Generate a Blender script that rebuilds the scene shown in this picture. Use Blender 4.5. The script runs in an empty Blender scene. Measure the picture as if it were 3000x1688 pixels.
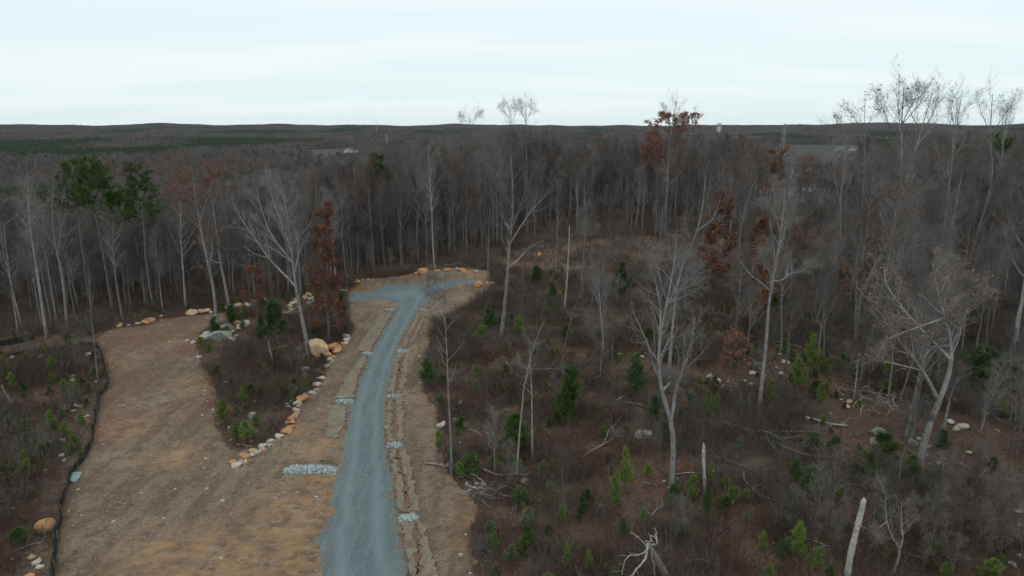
import bpy, bmesh, math, random
import numpy as np
from mathutils import Vector, geometry as mgeo

# ------------------------------------------------------------------ camera, light, exposure
scn = bpy.context.scene
COL = scn.collection
EYE = 28.0
PITCH = math.radians(13.33)
cam_d = bpy.data.cameras.new('camera'); cam = bpy.data.objects.new('camera', cam_d); COL.objects.link(cam)
cam.location = (0, 0, EYE); cam.rotation_euler = (math.radians(90) - PITCH, 0, 0)
cam_d.sensor_width = 36; cam_d.lens = 24; cam_d.clip_start = .5; cam_d.clip_end = 30000
scn.camera = cam

SUN_EL, SUN_AZ = math.radians(48), math.radians(200)
SKY_STRENGTH = .1
CLOUD = 10.1
W = bpy.data.worlds.new('World'); scn.world = W; W.use_nodes = True
nt = W.node_tree; nt.nodes.clear()
def wn(t, **k):
    n = nt.nodes.new(t)
    for a, b in k.items(): setattr(n, a, b)
    return n
sky = wn('ShaderNodeTexSky'); sky.sky_type = 'NISHITA'; sky.sun_disc = False
sky.sun_elevation = SUN_EL; sky.sun_rotation = SUN_AZ
tc = wn('ShaderNodeTexCoord'); sep = wn('ShaderNodeSeparateXYZ'); nt.links.new(tc.outputs['Generated'], sep.inputs[0])
# a flat cloud deck: project the view direction on a plane overhead, so layers flatten to streaks near the horizon
zc = wn('ShaderNodeMath', operation='MAXIMUM'); nt.links.new(sep.outputs[2], zc.inputs[0]); zc.inputs[1].default_value = 0
za = wn('ShaderNodeMath', operation='ADD'); nt.links.new(zc.outputs[0], za.inputs[0]); za.inputs[1].default_value = .12
dv = wn('ShaderNodeVectorMath', operation='DIVIDE'); nt.links.new(tc.outputs['Generated'], dv.inputs[0])
cz = wn('ShaderNodeCombineXYZ')
for i in range(3): nt.links.new(za.outputs[0], cz.inputs[i])
nt.links.new(cz.outputs[0], dv.inputs[1])
mp = wn('ShaderNodeMapping'); mp.inputs['Scale'].default_value = (.35, 1.3, 1); nt.links.new(dv.outputs[0], mp.inputs[0])
nz = wn('ShaderNodeTexNoise'); nz.inputs['Scale'].default_value = 1.1; nz.inputs['Detail'].default_value = 4; nz.inputs['Roughness'].default_value = .5
nt.links.new(mp.outputs[0], nz.inputs[0])
cr = wn('ShaderNodeValToRGB')
cr.color_ramp.elements[0].position = .33; cr.color_ramp.elements[0].color = (.8, .925, .95, 1)
cr.color_ramp.elements[1].position = .66; cr.color_ramp.elements[1].color = (.89, .98, 1.0, 1)
nt.links.new(nz.outputs[0], cr.inputs[0])
cm = wn('ShaderNodeVectorMath', operation='SCALE'); nt.links.new(cr.outputs[0], cm.inputs[0]); cm.inputs[3].default_value = CLOUD
mx = wn('ShaderNodeMix', data_type='RGBA'); mx.inputs[0].default_value = .94
nt.links.new(sky.outputs[0], mx.inputs[6]); nt.links.new(cm.outputs[0], mx.inputs[7])
bg = wn('ShaderNodeBackground'); bg.inputs[1].default_value = SKY_STRENGTH; nt.links.new(mx.outputs[2], bg.inputs[0])
wo = wn('ShaderNodeOutputWorld'); nt.links.new(bg.outputs[0], wo.inputs[0])

sd = bpy.data.lights.new('sun', 'SUN'); sd.energy = .5; sd.angle = math.radians(20); sd.color = (1, .96, .9)
sun = bpy.data.objects.new('sun', sd); COL.objects.link(sun)
sdir = Vector((math.sin(SUN_AZ) * math.cos(SUN_EL), math.cos(SUN_AZ) * math.cos(SUN_EL), math.sin(SUN_EL)))
sun.rotation_euler = sdir.to_track_quat('Z', 'Y').to_euler()

vs = scn.view_settings; vs.view_transform = 'Standard'; vs.look = 'None'; vs.exposure = 0; vs.gamma = 1; vs.use_curve_mapping = False
cy = scn.cycles
cy.max_bounces = 4; cy.diffuse_bounces = 2; cy.glossy_bounces = 1; cy.transmission_bounces = 2; cy.volume_bounces = 0
cy.use_denoising = True; cy.denoiser = 'OPENIMAGEDENOISE'; cy.denoising_input_passes = 'RGB_ALBEDO_NORMAL'; cy.denoising_prefilter = 'ACCURATE'; cy.use_adaptive_sampling = False

# ------------------------------------------------------------------ terrain and projection
def sstep(a, b, x):
    t = np.clip((x - a) / (b - a), 0, 1); return t * t * (3 - 2 * t)
def height(x, y):
    x = np.asarray(x, float); y = np.asarray(y, float)
    d = np.hypot(x, y); az = np.degrees(np.arctan2(x, np.maximum(y, 1e-6)))
    d0 = 92 + 120 * sstep(-22, 2, az)
    h = -(25 + 9 * (1 - sstep(-24, -6, az))) * sstep(d0, d0 + 400, d)
    h = h + sstep(350, 900, d) * (4.5 * np.sin(x / 210 + 1.3) * np.sin(y / 260 + .4) + 3 * np.sin(x / 97 - y / 140)) + sstep(800, 1800, d) * (7 * np.sin(x / 420 + y / 900 + 2) * np.sin(y / 230 + x / 800) + 4 * np.sin(y / 110 - x / 310))
    far = 32 + 9 * (1 - sstep(-24, -6, az)) + 7 * np.exp(-((az + 24) / 11) ** 2) + 6 * np.exp(-((az + 2) / 4) ** 2) + 15 * np.exp(-((az - 29) / 6) ** 2) + 3 * np.sin(az * .9) + 1.5 * np.sin(az * 2.3)
    h = h + far * sstep(2300, 5600, d)
    h = h + .5 * np.sin(x / 19 + 1) * np.sin(y / 23 + .5) * (1 - sstep(150, 250, d)) + .9 * sstep(25, 70, x) * np.sin(y / 31)
    return h
cp, sp = math.cos(PITCH), math.sin(PITCH)
FS = 2000.0                                        # focal length in photo pixels
def ray(u, v):
    a = (u - 1500) / FS; b = (844 - v) / FS
    return np.array([a, cp + b * sp, -sp + b * cp])
def at(u, v):                                      # photo pixel -> point on the terrain
    r = ray(u, v); t = EYE / max(-r[2], 1e-3)
    for _ in range(40):
        p = r * t; hz = float(height(p[0], p[1]))
        tn = (hz - EYE) / min(r[2], -1e-3); t = .5 * t + .5 * tn
    p = r * t; return np.array([p[0], p[1], float(height(p[0], p[1]))])
def onplane(u, v, y0):                             # photo pixel -> point at depth y0
    r = ray(u, v); t = y0 / r[1]; return np.array([r[0] * t, y0, EYE + r[2] * t])
def proj(x, y, z):
    z = z - EYE; f = y * cp - z * sp; upc = y * sp + z * cp
    return 1500 + FS * x / f, 844 - FS * upc / f, f
def depth(p): return p[1] * cp - (p[2] - EYE) * sp

CROPS = dict(A=(0, 250), B=(1000, 250), C=(2000, 200), D=(0, 750), E=(500, 750), F=(0, 1126), G=(800, 1126), H=(1300, 750), I=(2000, 750), J=(1300, 1126), K=(2000, 1126))
CR = {k: (v[0], v[1], .3882) for k, v in CROPS.items()}
CR.update(L=(0, 400, .41408), M=(600, 450, .41408), N=(1800, 250, .41408), O=(2400, 230, .41408), P=(600, 950, .3106), S=(0, 0, 1))
def px(s):                                         # 'E 10 20 30 40 F 1 2' -> list of photo pixels
    out, c, num = [], None, []
    for t in s.split():
        if t in CR: c = CR[t]
        else:
            num.append(float(t))
            if len(num) == 2: out.append((c[0] + num[0] * c[2], c[1] + num[1] * c[2])); num = []
    return out
def inpoly(x, y, poly):
    x = np.asarray(x, float); y = np.asarray(y, float); r = np.zeros(x.shape, bool); n = len(poly)
    for i in range(n):
        x0, y0 = poly[i][:2]; x1, y1 = poly[(i + 1) % n][:2]
        if y0 == y1: continue
        c = ((y0 > y) != (y1 > y)) & (x < (x1 - x0) * (y - y0) / (y1 - y0) + x0); r ^= c
    return r
def distpoly(x, y, line, closed=False):
    x = np.asarray(x, float); y = np.asarray(y, float); best = np.full(x.shape, 1e9)
    L = list(line) + ([line[0]] if closed else [])
    for (x0, y0), (x1, y1) in zip([p[:2] for p in L[:-1]], [p[:2] for p in L[1:]]):
        dx, dy = x1 - x0, y1 - y0; q = dx * dx + dy * dy + 1e-9
        t = np.clip(((x - x0) * dx + (y - y0) * dy) / q, 0, 1)
        best = np.minimum(best, np.hypot(x - x0 - t * dx, y - y0 - t * dy))
    return best

def vnoise(x, y, seed=0):                          # smooth value noise, 0..1
    x = np.asarray(x, float); y = np.asarray(y, float)
    xi = np.floor(x).astype(np.int64); yi = np.floor(y).astype(np.int64); fx = x - xi; fy = y - yi
    fx = fx * fx * (3 - 2 * fx); fy = fy * fy * (3 - 2 * fy)
    def hsh(a, b):
        n = (a * 374761393 + b * 668265263 + seed * 974711) & 0x7fffffff
        n = ((n ^ (n >> 13)) * 1274126177) & 0x7fffffff
        return ((n ^ (n >> 16)) & 0xffff) / 65535.0
    return (hsh(xi, yi) * (1 - fx) + hsh(xi + 1, yi) * fx) * (1 - fy) + (hsh(xi, yi + 1) * (1 - fx) + hsh(xi + 1, yi + 1) * fx) * fy

# ------------------------------------------------------------------ mesh accumulation
class Geo:
    def __init__(s): s.v, s.f, s.m, s.sm, s.n = [], [], [], [], 0
    def add(s, v, f, mat=0, smooth=False):
        v = np.asarray(v, float).reshape(-1, 3); f = np.asarray(f, int)
        if len(f) == 0: return
        s.v.append(v); s.f.append(f + s.n); s.m.append(np.full(len(f), mat)); s.sm.append(np.full(len(f), smooth)); s.n += len(v)
    def join(s, o, remap=None):
        for v in o.v: s.v.append(v)
        for f, m, sm in zip(o.f, o.m, o.sm):
            s.f.append(f + s.n); s.m.append(m if remap is None else np.array(remap)[m]); s.sm.append(sm)
        s.n += o.n
    def mesh(s, name, mats):
        me = bpy.data.meshes.new(name)
        V = np.concatenate(s.v); nl = sum(f.size for f in s.f); nf = sum(len(f) for f in s.f)
        me.vertices.add(len(V)); me.vertices.foreach_set('co', V.astype(np.float32).ravel())
        me.loops.add(nl); me.polygons.add(nf)
        me.loops.foreach_set('vertex_index', np.concatenate([f.ravel() for f in s.f]).astype(np.int32))
        sizes = np.concatenate([np.full(len(f), f.shape[1]) for f in s.f])
        me.polygons.foreach_set('loop_start', np.concatenate([[0], np.cumsum(sizes)[:-1]]).astype(np.int32))
        me.polygons.foreach_set('material_index', np.concatenate(s.m).astype(np.int32))
        me.polygons.foreach_set('use_smooth', np.concatenate(s.sm).astype(bool))
        for m in mats: me.materials.append(m)
        me.update(calc_edges=True); return me

def frames(P):
    T = np.gradient(P, axis=1); T /= np.linalg.norm(T, axis=2, keepdims=True) + 1e-9
    ref = np.where(np.abs(T[:, :1, 2:3]) > .8, np.array([1., 0, 0]), np.array([0, 0, 1.]))
    ref = np.where(np.abs(T[:, :1, 2:3]) > .8, np.array([1., .2, 0]), ref)
    A = np.cross(T, ref); A /= np.linalg.norm(A, axis=2, keepdims=True) + 1e-9
    return T, A, np.cross(T, A)
def tubes(P, R, sides):                            # P (n,m,3) R (n,m)
    n, m, _ = P.shape; T, A, B = frames(P)
    a = np.arange(sides) * 2 * np.pi / sides
    V = P[:, :, None] + R[:, :, None, None] * (A[:, :, None] * np.cos(a)[:, None] + B[:, :, None] * np.sin(a)[:, None])
    i = np.arange(n)[:, None, None] * m * sides; j = np.arange(m - 1)[None, :, None] * sides; k = np.arange(sides)[None, None, :]; k2 = (k + 1) % sides
    F = np.stack([i + j + k, i + j + k2, i + j + sides + k2, i + j + sides + k], -1).reshape(-1, 4)
    return V.reshape(-1, 3), F
def ribbons(P, D, w, rng):                         # one tapering triangle per twig
    n = len(P); S = np.cross(D, rng.normal(size=(n, 3))); S /= np.linalg.norm(S, axis=1, keepdims=True) + 1e-9
    w = np.broadcast_to(np.asarray(w, float), (n,))[:, None] * .5
    V = np.stack([P - S * w, P + S * w, P + D], 1).reshape(-1, 3)
    return V, np.arange(3 * n).reshape(-1, 3)
def leafcards(P, size, rng):
    n = len(P); a = rng.normal(size=(n, 3)); a /= np.linalg.norm(a, axis=1, keepdims=True)
    b = np.cross(a, rng.normal(size=(n, 3))); b /= np.linalg.norm(b, axis=1, keepdims=True) + 1e-9
    s = (size * rng.uniform(.6, 1.3, n))[:, None]
    V = np.stack([P - a * s, P - b * s * .5, P + a * s, P + b * s * .5], 1).reshape(-1, 3)
    return V, np.arange(4 * n).reshape(-1, 4)
def unit(v): return v / (np.linalg.norm(v, axis=-1, keepdims=True) + 1e-9)
def sample(P, t):                                  # P (n,m,k), t (n,c) in 0..1 -> (n,c,k)
    m = P.shape[1]; x = np.clip(t, 0, 1) * (m - 1); i = np.minimum(x.astype(int), m - 2); f = (x - i)[..., None]
    r = np.arange(len(P))[:, None]; return P[r, i] * (1 - f) + P[r, i + 1] * f
def grow(P, R, nc, tr, lens, ang, up, wig, m, rng, rfac=.55, tip=.25, droop=0):
    n = len(P); t = tr[0] + (tr[1] - tr[0]) * (np.arange(nc)[None] + rng.uniform(0, 1, (n, nc))) / nc
    pos = sample(P, t).reshape(-1, 3); r = sample(R[..., None], t).reshape(-1)
    T = np.gradient(P, axis=1); d = unit(sample(T, t).reshape(-1, 3))
    perp = unit(np.cross(d, rng.normal(size=d.shape)))
    a = np.radians(rng.uniform(ang[0], ang[1], len(d)))[:, None]
    d = unit(np.cos(a) * d + np.sin(a) * perp)
    plen = np.linalg.norm(np.diff(P, axis=1), axis=2).sum(1)
    L = (lens(t, plen[:, None]) * rng.uniform(.7, 1.2, t.shape)).reshape(-1)
    pts = [pos]
    for i in range(m - 1):
        d = unit(d + np.array([0, 0, up]) + wig * rng.normal(size=d.shape)); pts.append(pts[-1] + d * (L / (m - 1))[:, None])
    rb = np.minimum(r * rfac, L * .035 + .004)
    return np.stack(pts, 1), rb[:, None] * np.linspace(1, tip, m)[None]
def resample(pts, m):
    pts = np.asarray(pts, float); s = np.concatenate([[0], np.cumsum(np.linalg.norm(np.diff(pts, axis=0), axis=1))])
    q = np.linspace(0, s[-1], m); lin = np.stack([np.interp(q, s, pts[:, i]) for i in range(3)], 1)
    for _ in range(2): lin[1:-1] = .25 * lin[:-2] + .5 * lin[1:-1] + .25 * lin[2:]
    return lin

# ------------------------------------------------------------------ materials
def mat(name, build, rough=.9):
    m = bpy.data.materials.new(name); m.use_nodes = True; t = m.node_tree; b = t.nodes['Principled BSDF']
    b.inputs['Roughness'].default_value = rough; b.inputs['Specular IOR Level'].default_value = .2
    build(t, b); return m
class N:
    def __init__(s, t): s.t = t
    def new(s, k, **a):
        n = s.t.nodes.new(k)
        for x, y in a.items(): setattr(n, x, y)
        return n
    def link(s, a, b): s.t.links.new(a, b)
    def pos(s, kind='Position', scale=None):
        if kind == 'Position': o = s.new('ShaderNodeNewGeometry').outputs['Position']
        else: o = s.new('ShaderNodeTexCoord').outputs['Object']
        if scale:
            mp = s.new('ShaderNodeMapping'); mp.inputs['Scale'].default_value = scale; s.link(o, mp.inputs[0]); o = mp.outputs[0]
        return o
    def noise(s, vec, sc, detail=4, rough=.55, lo=.35, hi=.65):
        n = s.new('ShaderNodeTexNoise'); n.inputs['Scale'].default_value = sc; n.inputs['Detail'].default_value = detail; n.inputs['Roughness'].default_value = rough
        s.link(vec, n.inputs[0]); r = s.new('ShaderNodeMapRange'); r.inputs[1].default_value = lo; r.inputs[2].default_value = hi; s.link(n.outputs[0], r.inputs[0]); return r.outputs[0]
    def mix(s, f, a, b, mode='MIX'):
        n = s.new('ShaderNodeMix', data_type='RGBA', blend_type=mode)
        for i, v in ((0, f), (6, a), (7, b)):
            if isinstance(v, (int, float)): n.inputs[i].default_value = v
            elif isinstance(v, tuple): n.inputs[i].default_value = (*v, 1)
            else: s.link(v, n.inputs[i])
        return n.outputs[2]
    def math(s, op, a, b=0.):
        n = s.new('ShaderNodeMath', operation=op)
        for i, v in ((0, a), (1, b)):
            if isinstance(v, (int, float)): n.inputs[i].default_value = v
            else: s.link(v, n.inputs[i])
        return n.outputs[0]
    def attr(s, name): return s.new('ShaderNodeAttribute', attribute_name=name).outputs['Fac']
    def rand(s): return s.new('ShaderNodeObjectInfo').outputs['Random']
    def bump(s, b, h, st=.5, dist=.05):
        n = s.new('ShaderNodeBump'); n.inputs['Strength'].default_value = st; n.inputs['Distance'].default_value = dist
        s.link(h, n.inputs['Height']); s.link(n.outputs[0], b.inputs['Normal'])

def tinted(name, c0, c1, sc=3., c2=None, rough=.9, objspace=True, bump=0, vary=.35):
    def f(t, b):
        n = N(t); p = n.pos('Object' if objspace else 'Position'); c = n.mix(n.noise(p, sc), c0, c1)
        if c2 is not None: c = n.mix(n.noise(p, sc * 3.7, 3, .6, .52, .7), c, c2)
        k = n.math('ADD', n.math('MULTIPLY', n.rand(), vary), 1 - vary / 2)
        g = n.new('ShaderNodeVectorMath', operation='SCALE'); n.link(c, g.inputs[0]); n.link(k, g.inputs[3])
        n.link(g.outputs[0], b.inputs['Base Color'])
        if bump: n.bump(b, n.noise(p, sc * 4, 5), .6, bump)
    return mat(name, f, rough)
def hexmul(c, k): return tuple(x * k for x in c)

M = {}
M['bark'] = tinted('bark_grey', (.165, .154, .146), (.26, .246, .232), 1.6, (.085, .078, .073), vary=.6, bump=.02)
M['bark_dark'] = tinted('bark_dark', (.095, .085, .078), (.155, .14, .13), 1.6, vary=.4, bump=.02)
M['bark_pale'] = tinted('bark_pale', (.18, .18, .173), (.28, .276, .265), 1.3, (.1, .096, .092), vary=.35, bump=.02)
M['twig'] = tinted('twig_greybrown', (.12, .106, .099), (.18, .162, .152), .35, vary=.8)
M['twig_red'] = tinted('twig_redbrown', (.115, .074, .062), (.16, .108, .09), .35, vary=.4)
M['twig_pale'] = tinted('twig_pale', (.15, .143, .136), (.22, .21, .2), .5, vary=.3)
M['dead'] = tinted('dead_wood', (.3, .285, .26), (.46, .445, .42), 2.2, (.16, .14, .12), bump=.02)
M['dead_dark'] = tinted('weathered_log', (.13, .115, .105), (.24, .22, .2), 1.8, (.07, .06, .055), bump=.03)
M['rust'] = tinted('rust_leaves', (.155, .066, .042), (.22, .1, .062), .8, (.1, .05, .035), vary=.25)
M['rust_dull'] = tinted('dull_leaves', (.19, .1, .07), (.25, .14, .1), .8, (.12, .065, .05), vary=.3)
M['needle'] = tinted('pine_needles', (.055, .092, .024), (.09, .13, .036), .6, (.035, .058, .018), vary=.25)
M['needle_bright'] = tinted('young_needles', (.13, .19, .042), (.205, .265, .07), 1.2, (.09, .125, .032), vary=.3)
M['needle_pale'] = tinted('pale_needles', (.13, .16, .075), (.19, .215, .115), 1.2, (.08, .09, .05), vary=.25)
M['needle_dark'] = tinted('cedar_needles', (.065, .105, .04), (.1, .145, .055), 1.0, (.04, .07, .028), vary=.3)
M['far_grey'] = tinted('far_twigs', (.115, .098, .095), (.165, .142, .137), .05, vary=.5)
M['far_red'] = tinted('far_red_twigs', (.15, .09, .073), (.19, .118, .095), .05, vary=.4)
M['far_pine'] = tinted('far_pines', (.038, .066, .034), (.06, .092, .046), .05, vary=.4)
M['brush'] = tinted('brush_stems', (.072, .045, .034), (.118, .078, .06), 1.2, (.042, .027, .021), vary=.9)
M['brush_grey'] = tinted('grey_brush_stems', (.1, .085, .076), (.16, .14, .127), 1.2, vary=.7)
M['straw'] = tinted('dry_grass', (.25, .17, .11), (.36, .27, .18), 1.2, vary=.4)
M['rock_white'] = tinted('pale_rock', (.4, .365, .31), (.6, .56, .49), 2.5, (.25, .19, .14), rough=.8, bump=.03, vary=.3)
M['rock_grey'] = tinted('grey_rock', (.2, .2, .18), (.36, .355, .33), 2., (.12, .12, .095), rough=.85, bump=.04, vary=.3)
M['rock_tan'] = tinted('tan_rock', (.42, .27, .13), (.55, .4, .24), 1.6, (.6, .5, .38), rough=.85, bump=.04, vary=.2)
M['rock_orange'] = tinted('orange_rock', (.4, .19, .08), (.52, .28, .13), 1.8, (.46, .35, .24), rough=.85, bump=.03, vary=.3)
M['riprap'] = tinted('blue_grey_stone', (.17, .21, .21), (.42, .47, .47), 5., (.1, .125, .13), rough=.85, vary=.2)
M['fabric'] = tinted('black_fabric', (.012, .014, .014), (.03, .034, .034), 2.5, (.05, .055, .05), rough=.7, bump=.03)
M['stake'] = tinted('stake_wood', (.18, .14, .1), (.28, .22, .16), 4.)
M['white'] = tinted('white_siding', (.62, .62, .6), (.72, .72, .7), .4)
M['siding'] = tinted('grey_siding', (.34, .37, .4), (.44, .47, .5), .4)
M['roof'] = tinted('dark_shingles', (.1, .105, .115), (.17, .175, .185), .5)
M['glass'] = tinted('window_glass', (.03, .035, .04), (.06, .065, .07), .5, rough=.2)
M['steel'] = tinted('galvanised_steel', (.24, .25, .26), (.32, .33, .34), .5, rough=.6)
M['yellow'] = tinted('yellow_plate', (.55, .36, .06), (.62, .42, .09), 3.)
M['pink'] = tinted('pink_ribbon', (.6, .16, .3), (.7, .25, .4), 3.)
M['slab'] = tinted('slate_slab', (.21, .27, .27), (.27, .33, .33), 2., (.16, .2, .2), bump=.02)

def ground_mat(t, b):
    n = N(t); p = n.pos()
    c = n.mix(n.noise(p, .35, 5), (.1, .057, .038), (.15, .088, .062))           # leaf litter
    c = n.mix(n.noise(p, 3.1, 5, .65, .4, .62), c, (.075, .045, .035))
    c = n.mix(n.noise(p, 9., 3, .6, .54, .68), c, (.27, .17, .125))
    c = n.mix(n.noise(p, .06, 3, .5, .52, .66), c, (.13, .095, .07))
    bare = n.attr('bare'); c = n.mix(n.math('MULTIPLY', bare, n.noise(p, 1.3, 4, .6, .36, .66)), c, (.235, .165, .118))
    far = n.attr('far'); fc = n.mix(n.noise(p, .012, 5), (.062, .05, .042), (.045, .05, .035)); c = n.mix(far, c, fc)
    n.link(c, b.inputs['Base Color']); n.bump(b, n.noise(p, 5, 5, .65), .7, .12)
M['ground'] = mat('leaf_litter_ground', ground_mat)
def dirt_mat(t, b):
    n = N(t); p = n.pos(); ps = n.pos(scale=(1, .12, 1)); pc = n.pos(scale=(.7, 1, 1))
    c = n.mix(n.noise(p, .22, 5), (.205, .142, .1), (.272, .198, .142))
    c = n.mix(n.noise(ps, .75, 3, .5, .48, .56), c, (.158, .108, .075))                # wheel-worn bands
    c = n.mix(n.noise(p, .12, 4, .5, .5, .68), c, (.32, .24, .16))
    c = n.mix(n.noise(p, .8, 5, .7, .48, .62), c, (.15, .103, .073)); c = n.mix(n.noise(p, 1.9, 5, .7, .53, .66), c, (.285, .215, .155)); c = n.mix(n.noise(p, 2.7, 4, .7, .56, .68), c, (.115, .078, .056))
    c = n.mix(n.noise(p, 7., 3, .6, .53, .68), c, (.11, .075, .055))
    c = n.mix(n.noise(p, 12., 2, .6, .6, .7), c, (.38, .3, .22))
    k = n.math('MULTIPLY', n.attr('clay'), n.noise(pc, .9, 5, .65, .38, .6)); c = n.mix(n.math('MULTIPLY', k, .85), c, (.4, .23, .11))
    k = n.math('MULTIPLY', n.attr('clay'), n.noise(pc, 1.5, 5, .6, .5, .66)); c = n.mix(k, c, (.36, .26, .165))
    k = n.math('MULTIPLY', n.attr('red'), n.noise(p, 2.4, 4, .6, .36, .6)); c = n.mix(k, c, (.2, .095, .06))
    n.link(c, b.inputs['Base Color']); n.bump(b, n.noise(p, 4., 6, .7), .8, .1)
M['dirt'] = mat('cleared_dirt', dirt_mat)
def gravel_mat(t, b):
    n = N(t); p = n.pos(); u = n.attr('across')
    c = n.mix(n.noise(p, 1.1, 4), (.13, .158, .158), (.17, .2, .198))
    c = n.mix(n.noise(p, 11., 2, .5, .5, .62), c, (.23, .285, .295))
    c = n.mix(n.noise(p, 17., 2, .5, .52, .62), c, (.075, .105, .115))
    ps = n.pos(scale=(1.6, .12, 1)); c = n.mix(n.math('MULTIPLY', n.noise(ps, 1.2, 4, .6, .45, .65), .75), c, (.108, .142, .15))
    wt = n.math('SUBTRACT', 1., n.math('MULTIPLY', n.math('ABSOLUTE', n.math('SUBTRACT', n.math('ABSOLUTE', u), .45)), 4.))
    c = n.mix(n.math('MULTIPLY', n.math('MAXIMUM', wt, 0.), .7), c, (.19, .235, .245))
    c = n.mix(n.math('MULTIPLY', n.attr('edge'), n.noise(p, 2.2, 4, .6, .4, .6)), c, (.2, .18, .14))
    n.link(c, b.inputs['Base Color']); n.bump(b, n.noise(p, 16, 3, .6), .8, .03)
M['gravel'] = mat('blue_grey_gravel', gravel_mat, .85)
def mat_mat(t, b):
    n = N(t); p = n.pos(); ps = n.pos(scale=(1, .3, 1))
    c = n.mix(n.noise(ps, 3., 4), (.205, .172, .124), (.268, .232, .17)); c = n.mix(n.noise(p, 8., 3, .6, .52, .66), c, (.14, .115, .085)); c = n.mix(n.noise(p, .9, 5, .65, .52, .66), c, (.17, .12, .085)); n.link(c, b.inputs['Base Color']); n.bump(b, n.noise(p, 14, 3), .7, .04)
M['mat'] = mat('straw_matting', mat_mat)
M['leafbed'] = tinted('red_leaf_bed', (.14, .08, .056), (.2, .12, .085), 2.4, (.27, .19, .13), objspace=False, bump=.05)

# ------------------------------------------------------------------ object helpers
def link(name, me, parent=None):
    o = bpy.data.objects.new(name, me); COL.objects.link(o)
    if parent: o.parent = parent
    return o
def tag(o, label=None, cat=None, group=None, kind=None):
    for k, v in (('label', label), ('category', cat), ('group', group), ('kind', kind)):
        if v: o[k] = v
    return o
def thing(name, loc, label, cat, group=None, rz=0, sc=1.):
    o = link(name, None); o.location = loc; o.rotation_euler = (0, 0, rz)
    o.scale = (sc, sc, sc) if not isinstance(sc, tuple) else sc
    return tag(o, label, cat, group)
ORD = 'first second third fourth fifth sixth seventh eighth ninth tenth eleventh twelfth thirteenth fourteenth fifteenth sixteenth seventeenth eighteenth nineteenth'.split()
TENS = {20: ('twentieth', 'twenty'), 30: ('thirtieth', 'thirty'), 40: ('fortieth', 'forty'), 50: ('fiftieth', 'fifty'), 60: ('sixtieth', 'sixty'), 70: ('seventieth', 'seventy')}
def ordinal(i):
    if i < 20: return ORD[i - 1]
    t = i // 10 * 10; return TENS[t][0] if i == t else TENS[t][1] + '-' + ORD[i - t - 1]

REG = {}
def enlist(o, pattern, group=None):                # label filled in at the end: '{o}' becomes the place from the left
    REG.setdefault(pattern, []).append(o); o['label'] = pattern
    if group: o['group'] = group
    return o
def settle():
    for pat, os_ in REG.items():
        key = lambda o: proj(*o.location)[0]
        for i, o in enumerate(sorted(os_, key=key)): o['label'] = pat.replace('{o}', ordinal(i + 1)) if len(os_) > 1 else pat.replace('{o} ', 'only ').replace(' from the left', '')
class Scatter:                                     # one 'stuff' object: geometry nodes put small meshes on its points
    def __init__(s, name, protos, label=None, parent=None):
        col = bpy.data.collections.new(name + '_source')
        for i, me in enumerate(protos): col.objects.link(bpy.data.objects.new('%s_source_%03d' % (name, i), me))
        s.name, s.col = name, col; s.P, s.R, s.Sc, s.I = [], [], [], []; s.parent = parent
    def put(s, P, rz, sc, idx, tilt=None):
        n = len(P); s.P.append(np.asarray(P, float)); r = np.zeros((n, 3)); r[:, 2] = rz
        if tilt is not None: r[:, :2] = tilt
        s.R.append(r); s.Sc.append(np.broadcast_to(sc, (n,)).astype(float)); s.I.append(np.asarray(idx, int))
    def done(s):
        P = np.concatenate(s.P); me = bpy.data.meshes.new(s.name); me.vertices.add(len(P)); me.vertices.foreach_set('co', P.astype(np.float32).ravel())
        for nm, ty, key, arr in (('rot', 'FLOAT_VECTOR', 'vector', np.concatenate(s.R)), ('scl', 'FLOAT', 'value', np.concatenate(s.Sc)), ('idx', 'INT', 'value', np.concatenate(s.I))):
            a = me.attributes.new(nm, ty, 'POINT'); a.data.foreach_set(key, arr.ravel().astype(np.int32 if ty == 'INT' else np.float32))
        me.update()
        o = link(s.name, me, s.parent); o['kind'] = 'stuff'
        g = bpy.data.node_groups.new(s.name + '_nodes', 'GeometryNodeTree')
        g.interface.new_socket('Geometry', in_out='INPUT', socket_type='NodeSocketGeometry'); g.interface.new_socket('Geometry', in_out='OUTPUT', socket_type='NodeSocketGeometry')
        nn, ll = g.nodes, g.links
        gi, go = nn.new('NodeGroupInput'), nn.new('NodeGroupOutput'); ip = nn.new('GeometryNodeInstanceOnPoints'); ci = nn.new('GeometryNodeCollectionInfo')
        ci.inputs[0].default_value = s.col; ci.inputs[1].default_value = True; ci.inputs[2].default_value = True
        def na(name, ty):
            a = nn.new('GeometryNodeInputNamedAttribute'); a.data_type = ty; a.inputs[0].default_value = name; return a.outputs[0]
        ll.new(gi.outputs[0], ip.inputs['Points']); ll.new(ci.outputs[0], ip.inputs['Instance']); ip.inputs['Pick Instance'].default_value = True
        ll.new(na('idx', 'INT'), ip.inputs['Instance Index'])
        er = nn.new('FunctionNodeEulerToRotation'); ll.new(na('rot', 'FLOAT_VECTOR'), er.inputs[0]); ll.new(er.outputs[0], ip.inputs['Rotation'])
        ll.new(na('scl', 'FLOAT'), ip.inputs['Scale']); ll.new(ip.outputs[0], go.inputs[0])
        md = o.modifiers.new('scatter', 'NODES'); md.node_group = g
        return o

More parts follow.
